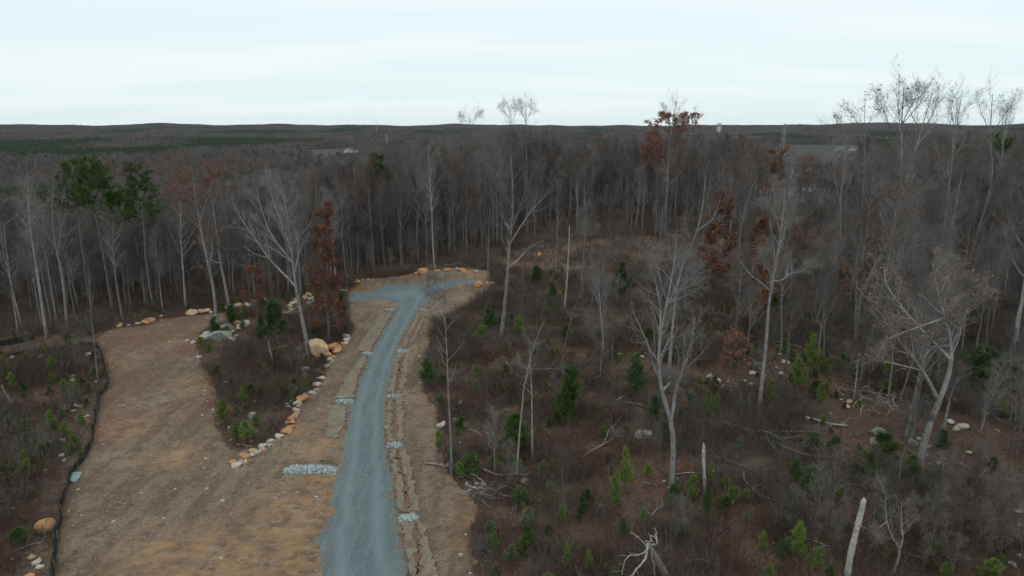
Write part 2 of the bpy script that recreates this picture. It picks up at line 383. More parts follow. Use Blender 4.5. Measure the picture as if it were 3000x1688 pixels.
# ------------------------------------------------------------------ ground, cleared dirt, road
DIRT_PX = px('F 395 1448 430 1130 450 980 490 820 540 660 640 560 680 479 D 700 1350 715 1240 735 1150 745 1060 800 1010 815 960 790 860 760 740 735 680 '
             '740 600 800 570 950 540 1100 520 1250 475 1400 452 1500 448 1640 430 1760 425 1700 480 1640 520 1540 570 1490 640 1500 700 1520 790 1590 900 1640 1000 1630 1100 1640 1250 1700 1380 '
             'F 1740 470 1800 500 1900 480 P 470 1185 560 1135 690 1045 755 980 820 850 890 740 985 640 1075 520 1125 415 1175 290 E 1290 640 1350 605 1375 560 1345 450 1335 370 1338 345 '
             '1335 290 1380 240 1400 200 1500 172 1700 158 1880 122 2050 98 2250 90 2400 112 2440 190 2390 260 2330 330 2200 400 2080 440 2000 480 1970 580 1960 680 1920 800 1910 900 1930 1000 '
             'G 1140 40 1190 130 1262 190 1255 330 1270 520 1330 640 1400 740 1470 810 1540 900 1555 980 1530 1080 1510 1180 1520 1300 1545 1448 S 1420 1800 1440 1950 700 1950 100 1950 130 1800')
ROAD_PX = px('S 928 1950 928 1800 G 330 1448 330 1260 318 1190 335 1120 380 1040 430 980 395 930 410 870 430 780 460 700 495 620 520 450 545 300 555 190 570 140 E 1390 1070 1405 960 1450 850 1480 770 1530 680 1580 590 '
             '1650 480 1690 400 1705 370 1680 345 1560 338 1450 342 1345 350 1335 330 1345 290 1500 275 1585 245 1600 225 1650 205 1780 217 1950 205 2080 188 2325 173 2340 190 2330 200 2180 222 2080 262 1990 310 1920 370 '
             '1870 430 1830 500 1780 560 1740 660 1710 760 1670 880 1645 1000 1630 1150 G 862 300 855 420 880 560 905 650 920 760 935 900 945 1000 975 1150 1000 1260 1045 1448 S 1240 1800 1270 1950')
W2 = lambda pxs: [tuple(at(u, v)) for u, v in pxs]
DIRT = W2(DIRT_PX); ROAD = W2(ROAD_PX)
FENCE_PX = px('D 600 676 640 684 700 682 740 690 765 740 790 860 815 960 800 1010 745 1060 735 1150 715 1240 700 1350 682 1445 F 640 560 550 660 490 820 450 980 460 1030 430 1130 415 1260 398 1448 S 140 1760')
FENCE = W2(FENCE_PX)

def densify(poly, step, jit, rng, closed=True):
    out = []; n = len(poly)
    for i in range(n if closed else n - 1):
        a = np.array(poly[i][:2]); b = np.array(poly[(i + 1) % n][:2]); L = np.linalg.norm(b - a); k = max(1, int(L / step))
        for j in range(k):
            out.append(a + (b - a) * j / k + (rng.normal(size=2) * jit if j or jit else 0))
    return out
def patch(name, poly, step, edge_step, jit, off, relief, attrs, material, seed=1, edge_z=-.03):
    rng = np.random.default_rng(seed); B = densify(poly, edge_step, jit, rng)
    B = np.array(B); x0, y0 = B.min(0); x1, y1 = B.max(0)
    gx, gy = np.meshgrid(np.arange(x0, x1, step), np.arange(y0, y1, step)); gx = gx.ravel() + rng.uniform(-.25, .25, gx.size) * step; gy = gy.ravel() + rng.uniform(-.25, .25, gy.size) * step
    k = inpoly(gx, gy, B); gx, gy = gx[k], gy[k]; k = distpoly(gx, gy, B, True) > edge_step * .6; gx, gy = gx[k], gy[k]
    V2 = np.concatenate([B, np.stack([gx, gy], 1)]); nb = len(B)
    vs_, es_, fs_, *_ = mgeo.delaunay_2d_cdt([Vector((float(a), float(b))) for a, b in V2], [(i, (i + 1) % nb) for i in range(nb)], [], 1, 1e-5)
    P = np.array([(v.x, v.y) for v in vs_]); ed = distpoly(P[:, 0], P[:, 1], B, True)
    z = height(P[:, 0], P[:, 1]) + np.where(ed < 1e-3, edge_z, off + relief(P[:, 0], P[:, 1], ed))
    g = Geo(); g.add(np.column_stack([P, z]), np.array([f for f in fs_ if len(f) == 3]), 0, True)
    me = g.mesh(name, [material])
    for an, fn in attrs.items():
        a = me.attributes.new(an, 'FLOAT', 'POINT'); a.data.foreach_set('value', fn(P[:, 0], P[:, 1], ed).astype(np.float32))
    # keep the upper side up
    me.flip_normals() if me.polygons and me.polygons[0].normal.z < 0 else None
    return me

def blobs(pts):
    P = [(*at(u, v)[:2], r) for u, v, r in pts]
    def f(x, y, ed):
        o = np.zeros(len(x))
        for a, b, r in P: o = np.maximum(o, np.exp(-((x - a) ** 2 + (y - b) ** 2) / r ** 2))
        return o
    return f
def cb(s, r): return [(u, v, r) for u, v in px(s)]
clay = blobs(cb('G 380 700 350 800 320 950 250 1050', 1.6) + cb('G 150 950 100 1100 200 1200 280 1350', 3.) + cb('F 1500 1250 1200 1290 2000 1200 1800 1330 1500 1380', 2.4) + cb('S 700 1640 850 1570', 3.5)
             + cb('G 430 700 280 520', 1.4) + cb('G 1400 720 1480 830 1530 930 1500 1060 1480 1200', 1.) + cb('G 1190 100 1270 180 1290 230', 1.1) + cb('E 1660 370 1600 350', 1.5) + cb('E 2250 120 2300 150', 2.) + cb('P 830 1000 1000 1200 1100 1130', 1.5)
             + cb('F 950 370 800 330 1000 300', 1.6) + cb('F 1350 560 1300 540', 1.6))
red = blobs(cb('D 760 600 800 700 780 860 830 960 900 560 1050 540 1250 490 1400 500 1500 600 1000 650 1200 620 1450 700 760 1100 740 1300 1600 950 1620 1100', 3.4) + cb('E 1430 220 1550 190 1800 170 1400 250', 2.) + cb('D 740 1130 735 1220', 1.2) + cb('E 2000 270 1960 330', 1.2))
ROADMID = [tuple(at(*p)) for p in px('S 1100 1950 G 680 1448 650 1150 660 900 690 700 700 450 720 200 E 1540 950 1590 800 1670 640 1730 520 1780 420 1800 330')]
def across(x, y, ed):
    d = distpoly(x, y, ROADMID); s = np.zeros(len(x)); h = d + ed; return np.clip(d / np.maximum(h, .1), 0, 1)

me = patch('gravel_road', ROAD, .6, .35, .13, .075, lambda x, y, e: .05 * np.minimum(e, 1.2) + .02 * vnoise(x * 1.5, y * .4, 3),
           dict(across=across, edge=lambda x, y, e: 1 - sstep(0, .7, e)), M['gravel'], 3)
tag(link('gravel_road', me), kind='structure')
fence_d = lambda x, y: distpoly(x, y, FENCE)
me = patch('dirt_clearing', DIRT, .7, .45, .12, .03, lambda x, y, e: np.minimum(e, 1) * (.06 * vnoise(x * .9, y * .9, 7) + .05 * vnoise(x * 2.6, y * 2.6, 8)) * sstep(0, 1.2, distpoly(x, y, ROAD, True)) * (~inpoly(x, y, ROAD)),
           dict(clay=clay, red=red), M['dirt'], 5)
tag(link('dirt_clearing', me), kind='structure')

# ground: polar sheet out past the horizon
rs = [0.]; 
while rs[-1] < 9000: rs.append(rs[-1] + max(1.1, rs[-1] * .018))
rs = np.array(rs[1:]); na = 220; az = np.radians(np.linspace(-75, 75, na))
RR, AA = np.meshgrid(rs, az, indexing='ij'); X = (RR * np.sin(AA)).ravel(); Y = (RR * np.cos(AA)).ravel() - 3
Z = height(X, Y); nr = len(rs)
i, j = np.meshgrid(np.arange(nr - 1), np.arange(na - 1), indexing='ij'); q = (i * na + j).ravel()
g = Geo(); g.add(np.column_stack([X, Y, Z]), np.stack([q, q + na, q + na + 1, q + 1], 1), 0, True)
me = g.mesh('ground', [M['ground']])
if me.polygons[0].normal.z < 0: me.flip_normals()
u, v, f = proj(X, Y, Z)
CLEAR_PX = px('S 1430 775 1520 730 1640 705 1800 700 2000 680 2150 705 2200 745 2150 785 1900 790 1600 795')
bare = ((f > 1) & inpoly(u, v, CLEAR_PX)).astype(float)
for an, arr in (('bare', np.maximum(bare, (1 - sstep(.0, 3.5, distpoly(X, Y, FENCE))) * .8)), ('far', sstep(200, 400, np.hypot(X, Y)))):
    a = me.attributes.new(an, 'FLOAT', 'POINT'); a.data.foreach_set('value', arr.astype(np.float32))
tag(link('ground', me), kind='structure')

# ------------------------------------------------------------------ trees
def crown_on(P, R, rng, k=(9, 6, 6), lens=(.42, .5), twl=.55, ang=(28, 58), tr=(.3, 1.), tmat=0, dens=1., up=.1, wig=.14, tww=.014):
    """branches, sprays and twigs on the given limbs; returns (Geo, twig points)"""
    g = Geo()
    P1, R1 = grow(P, R, k[0], tr, lambda t, L: L * lens[0] * (1.15 - .75 * t) + .25, ang, up, wig, 5, rng)
    P2, R2 = grow(P1, R1, k[1], (.2, 1.), lambda t, L: L * lens[1] * (1.1 - .6 * t) + .15, (25, 60), up, wig * 1.2, 4, rng, .6)
    g.add(*tubes(P1, np.maximum(R1, .009), 4), 0, True); g.add(*tubes(P2, np.maximum(R2, .005), 3), tmat, True)
    n = len(P2); c = int(k[2] * dens); t = rng.uniform(.1, 1, (n, c)); pos = sample(P2, t).reshape(-1, 3)
    d = unit(sample(np.gradient(P2, axis=1), t).reshape(-1, 3)); d = unit(d + .75 * rng.normal(size=d.shape) + np.array([0, 0, .25]))
    L = twl * rng.uniform(.5, 1.5, len(d))
    g.add(*ribbons(pos, d * L[:, None], tww, rng), tmat)
    pp = pos + d * (L * .55)[:, None]; c2 = 2; pos2 = np.repeat(pp, c2, 0); d2 = unit(np.repeat(d, c2, 0) + .8 * rng.normal(size=(len(pos2), 3)))
    g.add(*ribbons(pos2, d2 * (np.repeat(L, c2) * .6)[:, None], tww * .7, rng), tmat)
    return g, pos + d * (L * rng.uniform(.2, 1, len(L)))[:, None]
def trunk_line(H, rng, lean=.03, m=12, wig=.012):
    t = np.linspace(0, 1, m); a = rng.uniform(0, 6.28); b = np.array([math.cos(a), math.sin(a)])
    w = np.cumsum(rng.normal(size=(m, 2)) * wig * H / 3, 0); w[0] = 0
    xy = b[None] * (lean * H * t[:, None]) * rng.uniform(.2, 1) + w; return np.column_stack([xy, t * H])
def hardwood(seed, H=20., r0=.2, cb=.5, spread=.24, nl=15, k=(6, 5, 5), fork=False, twl=.6):
    """bare forest tree: (trunk Geo, crown Geo)"""
    rng = np.random.default_rng(seed); T = trunk_line(H, rng); R = r0 * (1 - np.linspace(0, 1, 12)) ** .75 + .015; R[0] *= 1.3
    g = Geo(); g.add(*tubes(T[None], R[None], 7), 0, True)
    T_, R_ = T[None], R[None]
    P, Rl = grow(T_, R_, nl, (cb, .97), lambda t, L: H * spread * (1.15 - .75 * (t - cb) / (1 - cb)), (28, 52), .16, .09, 7, rng, .62)
    if fork:
        P2, Rl2 = grow(T_, R_, 2, (cb * .85, cb * 1.15), lambda t, L: H * (1 - cb) * .85 + 0 * t, (16, 30), .1, .06, 7, rng, .8); P = np.concatenate([P, P2]); Rl = np.concatenate([Rl, Rl2])
    # a few short dead stubs low on the trunk
    c = Geo(); c.add(*tubes(P, np.maximum(Rl, .01), 5), 0, True)
    S, RS = grow(T_, R_, 7, (.2, cb), lambda t, L: 1.6 + 0 * t, (50, 80), .02, .12, 4, rng, .25); c.add(*tubes(S, np.maximum(RS, .006), 3), 1, True)
    cg, tips = crown_on(np.concatenate([P, T_[:, 5:12]]) if False else P, Rl, rng, k, twl=twl, tmat=1); c.join(cg)
    return g, c, tips
def leaves_on(tips, n, size, rng, clump=True, lz=None):
    if lz:
        zz = tips[:, 2] / tips[:, 2].max(); tips = tips[(zz > lz[0]) & (zz < lz[1])]
    i = rng.integers(0, len(tips), n)
    if clump:
        s = rng.random(len(tips)); keep = np.argsort(s)[:max(20, len(tips) // 3)]; i = keep[rng.integers(0, len(keep), n)]
    g = Geo(); g.add(*leafcards(tips[i] + rng.normal(size=(n, 3)) * .16, size, rng), 0); return g
def tufts(P, D, rng, nper=12, L=.32, w=.035, spread=.75):
    n = len(P); D = np.repeat(unit(D), nper, 0); d = unit(D + spread * rng.normal(size=D.shape)); g = ribbons(np.repeat(P, nper, 0), d * (L * rng.uniform(.6, 1.2, len(d)))[:, None], w, rng); return g
def pine(seed, H=22., r0=.18, cb=.62, spread=.17, nl=50):
    rng = np.random.default_rng(seed); T = trunk_line(H, rng, .03, 12, .01); R = r0 * (1 - np.linspace(0, 1, 12)) ** .8 + .02
    g = Geo(); g.add(*tubes(T[None], R[None], 7), 0, True); c = Geo()
    P, Rl = grow(T[None], R[None], nl, (cb, 1.), lambda t, L: H * spread * (1.05 - .8 * np.abs((t - cb) / (1 - cb) - .25)) , (60, 95), .09, .1, 6, rng, .4)
    c.add(*tubes(P, np.maximum(Rl, .012), 4), 0, True)
    P2, R2 = grow(P, Rl, 7, (.3, 1.), lambda t, L: L * .38 + 0 * t, (25, 60), .12, .12, 4, rng); c.add(*tubes(P2, np.maximum(R2, .008), 3), 0, True)
    t = np.tile(np.linspace(.3, 1, 5), (len(P2), 1)); pos = sample(P2, t).reshape(-1, 3); d = sample(np.gradient(P2, axis=1), t).reshape(-1, 3) 
    c.add(*tufts(pos, unit(d) + np.array([0, 0, .35]), rng, 13, .36, .055), 1); return g, c
def young_pine(seed, H=2.2, dense=1., wid=.42, loose=0.):
    """small conifer on the ground: (trunk Geo, crown Geo)"""
    rng = np.random.default_rng(seed); T = trunk_line(H, rng, .05, 7, .01); R = np.linspace(.035, .008, 7) * H / 2.2
    g = Geo(); g.add(*tubes(T[None], R[None], 5), 0, True); c = Geo(); nl = int(24 * dense + 6)
    P, Rl = grow(T[None], R[None], nl, (.12, .97), lambda t, L: H * wid * (1.12 - t) ** .8 * rng.uniform(.55, 1.25, t.shape), (45, 85), .1 + .05 * loose, .1, 5, rng, .5)
    c.add(*tubes(P, np.maximum(Rl, .006), 3), 0, True)
    P2, R2 = grow(P, Rl, 4, (.25, .95), lambda t, L: L * .4 + 0 * t, (30, 60), .1, .1, 3, rng); c.add(*tubes(P2, np.maximum(R2, .005), 3), 0, True)
    A = np.concatenate([sample(P, np.tile(np.linspace(.3, 1, 6), (len(P), 1))).reshape(-1, 3), sample(P2, np.tile(np.linspace(.3, 1, 3), (len(P2), 1))).reshape(-1, 3), T[-3:]])
    D = np.concatenate([sample(np.gradient(P, axis=1), np.tile(np.linspace(.3, 1, 6), (len(P), 1))).reshape(-1, 3), sample(np.gradient(P2, axis=1), np.tile(np.linspace(.3, 1, 3), (len(P2), 1))).reshape(-1, 3), np.tile([0, 0, 1.], (3, 1))])
    c.add(*tufts(A, unit(D) + np.array([0, 0, .5]), rng, 11, .25, .03, .8), 1); return g, c

# prototypes shared by the copies
BARE = []
for i in range(12):
    g, c, tips = hardwood(100 + i, 20., .17 + .08 * (i % 3) / 2, (.34, .46, .54, .4)[i % 4], (.22, .28, .25)[i % 3], 17 + i % 4, (7, 6, 5), i % 4 == 1)
    tm = 'twig_red' if i in (5, 9) else 'twig'; bm_ = ('bark', 'bark', 'bark_dark', 'bark', 'bark_pale', 'bark')[i % 6]
    full = Geo(); full.join(g); full.join(c)
    BARE.append((g.mesh('bare_trunk', [M[bm_]]), c.mesh('bare_crown', [M[bm_], M[tm]]), full.mesh('bare_whole', [M[bm_], M[tm]])))
RUSTY = []
for i in range(3):
    g, c, tips = hardwood(140 + i, 18., .17, .35, .2, 14, (5, 5, 4)); lv = leaves_on(tips, 2600, .13, np.random.default_rng(i))
    RUSTY.append((g.mesh('rust_trunk', [M['bark']]), c.mesh('rust_crown', [M['bark'], M['twig']]), lv.mesh('rust_leaves', [M['rust'] if i else M['rust_dull']])))
PINES = []
for i in range(4):
    g, c = pine(160 + i, 22., .19, (.7, .68, .74, .6)[i], (.15, .165, .14, .13)[i]); full = Geo(); full.join(g); full.join(c)
    PINES.append((g.mesh('pine_trunk', [M['bark_dark']]), c.mesh('pine_crown', [M['bark_dark'], M['needle']]), full.mesh('pine_whole', [M['bark_dark'], M['needle']])))
YP = {}
for kind, mk, args in (('bright', 'needle_bright', dict(dense=1.1, wid=.4)), ('pale', 'needle_pale', dict(dense=.8, wid=.34)), ('dark', 'needle_dark', dict(dense=1.5, wid=.38)), ('loose', 'needle', dict(dense=1.1, wid=.3, loose=1))):
    YP[kind] = []
    for i in range(3):
        g, c = young_pine(200 + i + 10 * len(YP), 2.2, **args); YP[kind].append((g.mesh('young_trunk', [M['bark_dark']]), c.mesh('young_crown', [M['bark_dark'], M[mk]])))
SAPL, SAPL_GEO = [], []
for i in range(4):
    rng = np.random.default_rng(240 + i); T = trunk_line(5., rng, .08, 8, .02); R = np.linspace(.035, .008, 8); g = Geo(); g.add(*tubes(T[None], R[None], 5), 0, True)
    P, Rl = grow(T[None], R[None], 14, (.25, .98), lambda t, L: 1.7 * (1.15 - t), (25, 50), .14, .12, 5, rng, .6); c = Geo(); c.add(*tubes(P, np.maximum(Rl, .006), 3), 0, True)
    cg, tp = crown_on(P, Rl, rng, (4, 3, 3), twl=.3, tww=.01); c.join(cg); full = Geo(); full.join(g); full.join(c); SAPL_GEO.append(full); SAPL.append((g.mesh('sapling_trunk', [M['brush_grey']]), c.mesh('sapling_crown', [M['brush_grey']])))

def plant(name, proto, loc, label, cat, group, rz, sc, parts=('trunk', 'crown', 'leaves')):
    t = thing(name, loc, label, cat, group, rz, sc)
    for pn, me in zip(parts, proto): link(pn, me, t)
    return t

HERO = []
# ---- single trees the photograph shows in detail, each with its own trunk, limbs and crown
def hero(name, label, cat, trunk, limbs=(), r0=.2, rb=None, seed=0, bark='bark', twig='twig', k=(16, 7, 5), kl=(13, 7, 6), leaves=None, tr=(.35, 1.), lens=(.26, .48), llens=(.4, .48), twl=.6, taper=.1, clump=True, lz=None, tww=.014, group=None, ang=(25, 55), dens=1., base=None, up=.1):
    rng = np.random.default_rng(900 + seed); T = px(trunk); b = at(*(base or T[0])); y0 = b[1]
    pts = np.array([onplane(u, v, y0) for u, v in T]); 
    if base: pts = np.concatenate([[b], pts])
    dr = rng.normal() * .05; pts[:, 1] += (pts[:, 2] - pts[0, 2]) * dr
    pts[0, 2] = b[2] - .15
    root = thing(name, tuple(b), label, cat, group); o = pts - b
    P = resample(o, 16); R = r0 * np.linspace(1, taper, 16) ** .9; R[0] *= 1.25
    g = Geo(); g.add(*tubes(P[None], R[None], 9), 0, True); link('trunk', g.mesh(name + '_trunk', [M[bark]]), root)
    crown = Geo(); tips = []
    def fill(P, R, k, tr, lens):
        c, tp = crown_on(P[None], R[None], rng, k, lens, twl, ang, tr, 1, dens, up=up, tww=tww); crown.join(c); tips.append(tp)
    fill(P, R, k, tr, lens)
    for L in limbs:
        q = px(L); lp = np.array([onplane(u, v, y0) for u, v in q]) - b; lp[:, 1] += (lp[:, 2]) * dr
        s = np.linspace(0, 1, len(lp)); lp[:, 1] += rng.choice([-1, 1]) * rng.uniform(.15, .5) * np.linalg.norm(lp[-1] - lp[0]) * s ** 1.2
        j = np.argmin(np.linalg.norm(P - lp[0], axis=1)); lp[0] = P[j]
        Q = resample(lp, 12); rr = min(R[j] * .85, r0 * .8) * np.linspace(1, .16, 12); gl = Geo(); gl.add(*tubes(Q[None], rr[None], 7), 0, True)
        link('limb', gl.mesh(name + '_limb', [M[bark]]), root); fill(Q, rr, kl, (.25, 1.), llens)
    link('crown', crown.mesh(name + '_crown', [M[bark], M[twig]]), root)
    HERO.append(root)
    if leaves:
        n, size, mk = leaves; link('leaves', leaves_on(np.concatenate(tips), n, size, rng, clump, lz).mesh(name + '_leaves', [M[mk]]), root)
    return root

hero('bare_tree', 'leaning grey bare tree with wide left limbs standing left of the tan boulder', 'tree', 'M 735 1420 700 1200 665 1020 645 930 635 800 625 650 610 520 600 400 565 250 545 150',
     ['M 640 940 580 860 500 795 440 745 390 660 320 580 240 490 190 420 155 330', 'M 625 780 520 650 440 570 390 470 330 370 290 240', 'M 625 640 540 480 460 330 415 210', 'M 640 820 690 680 690 580 640 430 650 330'], .27, seed=1, bark='bark_pale', twig='twig_pale', tr=(.5, 1), llens=(.3, .5), dens=1.2)
hero('rust_leaved_tree', 'narrow rust-leaved column of a tree just behind the tan boulder', 'tree', 'M 880 1335 872 1150 855 900 842 600 835 380', (), .19, seed=2, bark='bark_dark', k=(46, 6, 5), tr=(.1, 1), lens=(.12, .5), leaves=(11000, .115, 'rust'), ang=(50, 85), twl=.35, clump=False)
hero('rust_leaved_tree', 'tall tree with dull red leaves left of the leaning grey tree', 'tree', 'M 85 1260 70 1000 40 850 0 680 L 1400 560 1370 350 1350 200', ['L 1400 640 1330 480 1290 300', 'L 1405 600 1440 420 1450 250'], .22, seed=3, leaves=(2600, .13, 'rust'), clump=False, lz=(.25, .92), tr=(.3, 1), lens=(.2, .5))
hero('bare_tree', 'pale straight trunk just right of the red-leaved tree at the wood edge', 'tree', 'M 175 1100 150 950 130 830 110 740 90 500 60 250', ['M 125 800 90 760 30 600'], .24, seed=4, bark='bark_pale', tr=(.45, 1))
hero('bare_tree', 'pale slim tree between the rust column and the left end of the gravel', 'tree', 'M 945 985 925 850 920 760 890 600 875 450 880 330', ['M 885 470 920 410 960 360 1000 300'], .13, seed=5, bark='bark_pale', tr=(.5, 1))
hero('bare_tree', 'very thin bare tree at the left tip of the gravel turnaround', 'tree', 'M 1035 1270 1005 1000 990 800 980 700 988 560', (), .07, seed=6, k=(12, 4, 4), tr=(.4, 1), twl=.35)
hero('bare_tree', 'pale grey tree curving up beside the dirt track, tallest at the left edge', 'tree', 'L 330 1420 285 1100 250 850 225 700 210 600 205 400 200 230', ['L 232 690 250 640 275 560 310 450', 'L 210 600 190 500 150 350'], .21, seed=7, bark='bark_pale', tr=(.5, 1))
hero('bare_tree', 'grey tree forking into two stems near the dirt track', 'tree', 'L 475 1350 440 1050 405 880 375 800 350 650 340 450 350 300', ['L 405 880 395 750 375 600 365 480 400 300'], .19, seed=8, tr=(.5, 1))
for i, (path, r) in enumerate([('L 400 1310 350 1000 310 700 300 450', .16), ('L 365 1320 300 1000 265 830 250 500', .13), ('L 130 1410 90 1050 65 850 40 600', .13), ('L 160 1370 100 1000 70 800 60 500', .12), ('L 300 1350 250 1100 200 850 190 600', .1), ('L 540 1330 490 1000 470 700', .08),
                              ('L 1315 1220 1280 850 1265 600 1270 350', .19), ('L 870 1310 810 1000 790 780 790 550', .17), ('L 1155 1250 1130 1000 1110 700', .13)]):
    hero('bare_tree', 'grey bare trunk in the front row of the wood behind the dirt track', 'tree', path, (), r, seed=20 + i, bark='bark' if i % 3 else 'bark_pale', k=(22, 6, 5), tr=(.42, 1), group='front trunks of the wood behind the dirt track'); enlist(HERO[-1], '{o} front-row trunk from the left, wood edge behind the dirt track')
hero('bare_tree', 'thin dark bare tree standing at the corner of the black silt fence', 'tree', 'D 745 990 725 800 712 600 690 450 680 250 L 640 1050 630 850', (), .1, seed=31, bark='bark_dark', k=(16, 4, 4), tr=(.3, 1), lens=(.12, .5), twl=.4)
hero('bare_tree', 'large dark forked oak beside the far bend of the gravel road', 'tree', 'H 430 620 455 450 470 250 490 100 B 1260 1280 1275 1120 1300 1000 1290 800 1295 680 1280 520', ['B 1280 1180 1340 1080 1400 980 1450 900 1530 820 1600 720', 'B 1285 1120 1350 900 1400 750 1450 620', 'B 1290 1390 1350 1310 1420 1230 1540 1190', 'B 1270 1140 1220 1020 1200 900'], .3, seed=32, bark='bark', tr=(.45, 1))
hero('bare_tree', 'slim grey tree alone at the right edge of the road verge', 'tree', 'G 1350 680 1340 400 1330 200 1315 0 E 2090 850 2070 550 2060 300 2068 60', ['E 2068 500 2010 400 1930 300', 'E 2062 300 1990 230 1940 180'], .12, seed=33, bark='bark', k=(14, 4, 4), tr=(.4, 1), lens=(.14, .5), twl=.4)
hero('bare_tree', 'left one of two thin pale stems in the brush right of the road', 'tree', 'J 550 680 575 300 610 0 H 580 1100 630 850 660 700 700 600 720 480 765 450', ['H 630 840 560 800 550 780', 'H 640 830 720 840 800 850 870 860 890 910', 'H 655 700 645 620 640 550'], .09, seed=34, bark='bark_pale', twig='twig_pale', k=(8, 3, 3), kl=(6, 3, 3), tr=(.6, 1), lens=(.1, .4))
hero('bare_tree', 'right one of two thin pale stems in the brush right of the road', 'tree', 'J 670 590 665 200 H 665 1000 655 860 650 800 645 700', (), .1, seed=35, bark='bark_pale', twig='twig_pale', k=(9, 3, 3), tr=(.55, 1), lens=(.12, .4))
hero('bare_tree', 'thin tree leaning right in the middle of the brush', 'tree', 'H 880 900 920 650 960 470 1010 330 1070 230 1085 120', ['H 960 470 1010 430 1070 500 1120 550', 'H 1010 330 1100 260 1200 220 1280 180'], .1, seed=36, bark='bark_dark', twig='twig_pale', k=(10, 4, 4), tr=(.5, 1))
hero('bare_tree', 'pale forked tree with a bare white lower trunk in the right brush', 'tree', 'J 1715 850 1735 550 1740 350 1735 250 H 1690 1180 1640 1060 1630 850 1610 740 1640 600 1670 480 1700 330 1740 150 1760 0', ['J 1740 300 1755 230 H 1750 1100 1790 1010 1850 950 1900 830 1960 700 1990 560', 'H 1640 620 1660 430 1640 250 1600 100', 'H 1680 450 1760 330 1850 220 1960 130', 'H 1770 1030 1740 950 1720 930', 'H 1700 360 1800 200 1840 60'],
     .23, seed=37, bark='bark_pale', twig='twig_pale', tr=(.5, 1), taper=.2)
hero('bare_tree', 'grey tall trunk right behind the pale forked tree', 'tree', 'H 1700 870 1715 700 1740 450 1755 280 1790 100 N 620 1000 640 850 660 650', ['N 620 1050 700 950 760 700'], .22, seed=38, tr=(.5, 1))
hero('bare_tree', 'dark curved trunk left behind the pale forked tree', 'tree', 'H 1595 830 1590 650 1580 480 1545 280 1500 150 1510 30', (), .15, seed=39, bark='bark_dark', k=(9, 4, 4), tr=(.5, 1))
hero('bare_tree', 'tree with a white broken-bark lower trunk by the rocky clearing', 'tree', 'I 575 1165 595 900 610 720 620 560 620 330 640 180 675 40 N 1110 1250 1130 1050 1160 850 1150 700', ['I 640 215 740 180 790 120 900 130 1000 90', 'I 640 200 600 60 560 -60', 'N 1120 1150 1200 980 1250 800', 'N 1135 1000 1060 850 1020 700'], .21, seed=40, bark='bark_pale', tr=(.5, 1))
hero('bare_tree', 'big leaning oak with crooked forks near the pale boulders', 'tree', 'K 1780 640 1840 400 1920 220 1965 140 I 1990 1050 2040 950 2090 780 2070 600 2040 500 1990 380 1985 220 1960 60', ['I 1945 1060 1900 950 1780 770 1660 620 1590 450 1545 370', 'I 2055 800 1920 640 1800 490 1730 350 1700 280 1760 150', 'I 1780 780 1860 720 1960 640 2060 560', 'I 2080 700 2130 520 2120 350 2180 200', 'I 1660 620 1560 640 1500 700 1460 760'],
     .3, seed=41, bark='bark', tr=(.5, 1), leaves=(900, .13, 'rust_dull'))
hero('bare_tree', 'second short grey trunk beside the foot of the leaning oak', 'tree', 'K 1960 390 1975 250 I 1985 1150 2000 1020 2060 880', (), .16, seed=42, tr=(.55, 1))
hero('bare_tree', 'grey tree with rust leaf tufts around its lower trunk', 'tree', 'I 1400 770 1420 520 1460 370 1500 230 1530 100 1560 0 O 480 1300 500 1100 540 850', ['I 1440 390 1380 320 1330 230 1310 100', 'I 1455 380 1530 330 1620 290'], .2, seed=43, bark='bark', leaves=(1500, .13, 'rust_dull'), tr=(.35, 1))
hero('bare_tree', 'large grey trunk at the far right edge of the brush', 'tree', 'I 2480 820 2510 600 2545 400 2570 150 2590 -150 2590 -400', ['I 2545 400 2600 250 2650 100'], .24, seed=44, bark='bark_pale', tr=(.5, 1))
hero('bare_tree', 'crooked slender tree in the thicket right of the tall snag', 'tree', 'K 1575 1470 1620 1330 1660 1265 1570 1150 1530 1000 1525 900 1535 780', ['K 1655 1270 1690 1200 1705 1080 1740 980', 'K 1545 1050 1480 1060 1440 1110'], .09, seed=45, bark='bark', twig='twig', k=(10, 4, 4), kl=(10, 4, 4), tr=(.3, 1), lens=(.2, .45), twl=.35)
hero('bare_tree', 'slender wavy stem left of the leaning oak', 'tree', 'K 1605 810 1640 680 1640 590 1680 470 1740 330 1765 200', ['K 1740 330 1790 240 1800 150'], .09, seed=46, tr=(.5, 1), lens=(.25, .45), twl=.35)
hero('bare_tree', 'white-barked tree forking in a wide V above the right brush', 'tree', 'O 95 1420 140 1220 160 1000 150 890 175 700 190 560 200 420', ['O 150 890 110 740 70 600 50 480 30 350', 'O 165 860 190 790 215 600 200 420', 'O 170 720 130 580 100 480'], .2, seed=47, bark='bark_pale', twig='twig_pale', tr=(.6, 1))
hero('rust_leaved_tree', 'tall tree with dark red leaves rising above the horizon', 'tree', 'N 355 1055 365 850 380 650 378 560 390 400 420 220 440 110', ['N 375 640 320 500 270 380 250 290', 'N 385 450 460 320 540 220 590 190', 'N 380 600 300 560 240 470', 'N 400 330 370 220 350 150', 'N 380 560 430 420 480 250 500 130'], .32, seed=48, bark='bark', leaves=(9000, .19, 'rust'), clump=False, lz=(.36, .82), tr=(.35, 1))
hero('rust_leaved_tree', 'rust-brown column of leaves, tallest among the right-hand trees', 'tree', 'N 1165 1210 1160 1000 1150 800 1160 600 1165 480', ['N 1150 900 1090 1000 1060 1040'], .16, seed=49, bark='bark', leaves=(9000, .2, 'rust'), clump=False, k=(34, 5, 5), tr=(.1, 1), lens=(.2, .5), ang=(45, 80), twl=.35)
